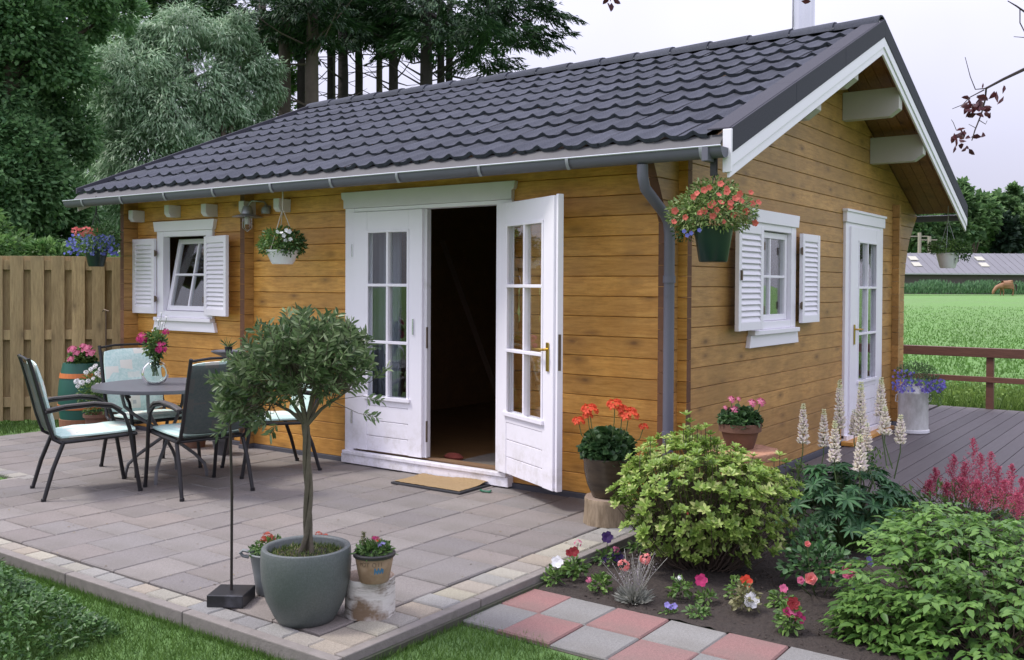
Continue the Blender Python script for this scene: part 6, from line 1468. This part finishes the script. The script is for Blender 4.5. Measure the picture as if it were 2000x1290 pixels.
for i, (u, wpx, D) in enumerate(con):
    base = gp_(u, D); B = Vector(base); lean = .0
    lab = ['leftmost bare trunked conifer behind the roof', 'thick pale trunked conifer second from the left', 'thin conifer between two thick trunks behind the roof', 'thickest conifer trunk with grey bark behind the roof', 'slim dark conifer right of the thickest trunk', 'slim brown conifer trunk in the middle of the row', 'dark conifer trunk in the middle of the row', 'narrow dark conifer trunk standing alone behind the ridge', 'thinnest conifer trunk left of the open gap of sky', 'conifer trunk with a low branch before the sky gap', 'broad black trunked conifer right of the sky gap', 'dark conifer next to last on the right', 'rightmost conifer whose boughs reach out over the ridge'][i]
    bl = bl_(cb[u], D); t = empty('conifer_tree', base, 0, lab, 'conifer', 'bare trunked conifers behind the cabin')
    r = wpx/2/FOC*D; b = MB(); top = W(u, -120, D)-B; mid = W(u+jit(5), 150, D)-B
    b.tube([(0, 0, -.2), mid*.5, mid, top], [r*1.2, r*1.08, r, r*.6], 10)
    for (c, rr) in bl: s_ = mid.lerp(top, R_.uniform(0, .5)); c = c-B; b.tube([s_, s_.lerp(c, .5)+Vector((0, 0, -.15)), c], [r*.4, r*.25, r*.08], 6, cap=False)
    for k in range(16):       # dead lower twigs and limbs
        s_ = (mid*.6).lerp(mid.lerp(top, .35), R_.random()); a = jit(3.14); L = R_.uniform(.4, 1.5); e = s_+Vector((math.cos(a)*L, math.sin(a)*L, R_.uniform(-.1, .7)*L)); b.tube([s_, s_.lerp(e, .5)+Vector((0, 0, -.06)), e], [r*.2, r*.12, r*.03], 4, cap=False)
    b.build('trunk', bark_k if u in (588, 641, 667, 697, 766, 831, 858, 880) else bark_p, t, smooth=True, fixn=False)
    PP, AA, NN = [], [], []
    for c, rr in bl:
        k = int(5200*rr[0]*rr[2]); sub = max(10, k//70); cs, cd = ell_pts(sub, np.array(c-B), rr, .25, -.9)
        # each clump is a flat drooping bough
        out_ = cd.copy(); out_[:, 2] = out_[:, 2]*.3-.12; out_ = unit(out_); idx = NP.integers(0, len(cs), k); s_ = NP.random(k)
        P = cs[idx]+out_[idx]*(s_[:, None]-.35)*.62+NP.normal(size=(k, 3))*np.array([.09, .09, .055])*(1.15-s_[:, None]); PP.append(P); AA.append(out_[idx]+.45*rdir(k)+np.array([0, 0, -.15])); NN.append(np.array([0, 0, 1])+.5*rdir(k))
    P = np.concatenate(PP); k = len(P); leaves('crown', P, np.concatenate(AA), np.concatenate(NN), .15*NP.uniform(.5, 1.3, k), .035, T_con, t, simple=True, droop=.2)
# far treeline
ftm = leafmat('leaf_far', (.06, .13, .055), (.20, .33, .12), .7, .35); fdm = leafmat('leaf_far_dark', (.010, .028, .018), (.03, .06, .03), .7, .2)
lab = ['far rounded tree beyond the barn nearest the cabin', 'broad far tree above the middle of the barn roof', 'tall far tree in the middle of the distant wood', 'dark conifer in the distant wood beyond the barn', 'bright green far tree right of the dark conifer', 'low far tree just above the barn ridge', 'far tree rising over the others at the right edge', 'far tree hidden mostly by the roof eave', 'far leafy tree beyond the right edge']
for i, (u, v, ru, rv, dark) in enumerate(((1800, 450, 45, 50, 0), (1850, 440, 45, 55, 0), (1900, 420, 55, 70, 0), (1968, 450, 26, 45, 1), (2010, 440, 45, 60, 0), (1940, 470, 50, 35, 0), (1960, 395, 45, 38, 0), (1750, 440, 50, 60, 0), (2090, 430, 60, 70, 0))):
    D = 150+i*2; b0 = gp_(u, D); b0 = (b0[0], b0[1], gz(b0[0], b0[1]))
    bl = bl_([(u+jit(ru*.6), v+jit(rv*.5), ru*.55, rv*.42, jit(2)) for _ in range(8)]+[(u, v+20, ru*.8, rv*.9, 0)], D)
    tree('far_tree', b0, lab[i], 'tree', bl, 4200, 1.0, .75, fdm if dark else ftm, (6, .4), group='trees beyond the barn', shell=.4)
n = 20000; t = NP.random(n); a0, a1 = far(1300, 175), far(2500, 175); P = np.outer(1-t, np.array(a0))+np.outer(t, np.array(a1)); P[:, 2] = 1+NP.random(n)**.8*15.5*(.86+.08*np.sin(t*70)+.06*np.sin(t*190)); P += rdir(n)*2
o = leaves('distant_wood', P, rdir(n), rdir(n)+np.array([0, 0, .6]), 2.0, 1.5, ftm, simple=True); tag(o, 'distant wood behind the separate far trees', 'wood', kind='stuff')

# ---- dark leaved twigs at the upper right (a purple plum tree near the camera)
plm = leafmat('leaf_plum', (.035, .008, .012), (.11, .03, .035), .45, .35); pbk = mat('plum_bark', (.045, .032, .030), .85, var=.3)
pb = empty('plum_branch', W(2040, 120, 3.2), 0, 'dark twig with purple plum leaves hanging in at the upper right', 'branch'); B = Vector(pb.location)
D = 3.2; b = MB()
def br_(pts, r0, r1): 
    q_ = [W(u, v, D+dd)-B for u, v, dd in pts]; n_ = len(q_); b.tube(q_, [r0+(r1-r0)*i/(n_-1) for i in range(n_)], 5)
br_([(2200, 60, 0), (2000, 136, 0), (1960, 155, 0), (1926, 173, 0)], .007, .0038); br_([(1926, 173, 0), (1924, 195, .02), (1916, 225, .02), (1904, 255, 0), (1898, 275, 0)], .0035, .0018); br_([(1926, 173, 0), (1905, 175, 0), (1895, 150, 0), (1885, 112, 0)], .0022, .001); br_([(1922, 176, 0), (1895, 190, 0), (1880, 205, 0), (1860, 213, 0)], .0022, .001); br_([(1912, 235, 0), (1925, 243, 0), (1928, 236, 0)], .0015, .001); br_([(1905, 250, 0), (1892, 243, 0)], .0012, .0008)
br_([(2200, 40, 0), (2005, 26, 0), (1985, 12, 0), (1968, 2, 0)], .005, .0015); br_([(1992, 18, 0), (1992, 45, 0), (2005, 70, 0), (2080, 95, 0)], .002, .002); br_([(2080, 95, 0), (2005, 74, 0), (1980, 72, 0)], .002, .001); br_([(1868, 255, 0), (1862, 240, 0), (1858, 234, 0)], .0012, .0008)
b.build('twigs', pbk, pb, fixn=False)
spots_ = [(1920, 162, 6), (1942, 178, 14), (1958, 184, 10), (1906, 190, 12), (1912, 198, 14), (1902, 202, 14), (1908, 210, 14), (1914, 214, 12), (1900, 214, 10), (1908, 222, 10), (1896, 194, 9), (1892, 192, 8), (1938, 210, 8), (1935, 220, 9), (1868, 262, 10), (1876, 256, 12), (1884, 254, 10), (1870, 272, 9), (1878, 280, 9), (1888, 262, 8), (1866, 284, 8), (1890, 286, 9), (1884, 290, 7), (1896, 270, 8), (1918, 268, 10), (1874, 268, 8)]
spots_ += [(u+jit(5), v+jit(5), s) for u, v, s in spots_ if s > 8]
P = np.array([W(u, v, D+jit(.05))-B for u, v, s in spots_]); n = len(P)
V, F, r = leaf_arrays(P, rdir(n)+np.array([0, 0, -.5]), rdir(n), np.array([s*2.0/FOC*D for _, _, s in spots_]), np.array([s*1.1/FOC*D for _, _, s in spots_]), fold=.5); pydata('leaves', V, F, plm, pb, r)
for u, v, lb_ in ((1192, 3, 'dark plum leaves dangling in at the top over the roof'), (1561, 0, 'single dark leaf hanging before the stove pipe')):
    p = W(u, v, 3.0); o = empty('plum_twig', p, 0, lb_, 'twig'); n = 5 if u < 1300 else 2; leaves('leaves', rdir(n)*.012, rdir(n)+np.array([0, 0, -.3]), rdir(n), .03, .016, plm, o); MB().tube([(0, 0, 0), (.01, 0, .08), (.05, .02, .25)], .0015, 5).build('stalk', pbk, o)
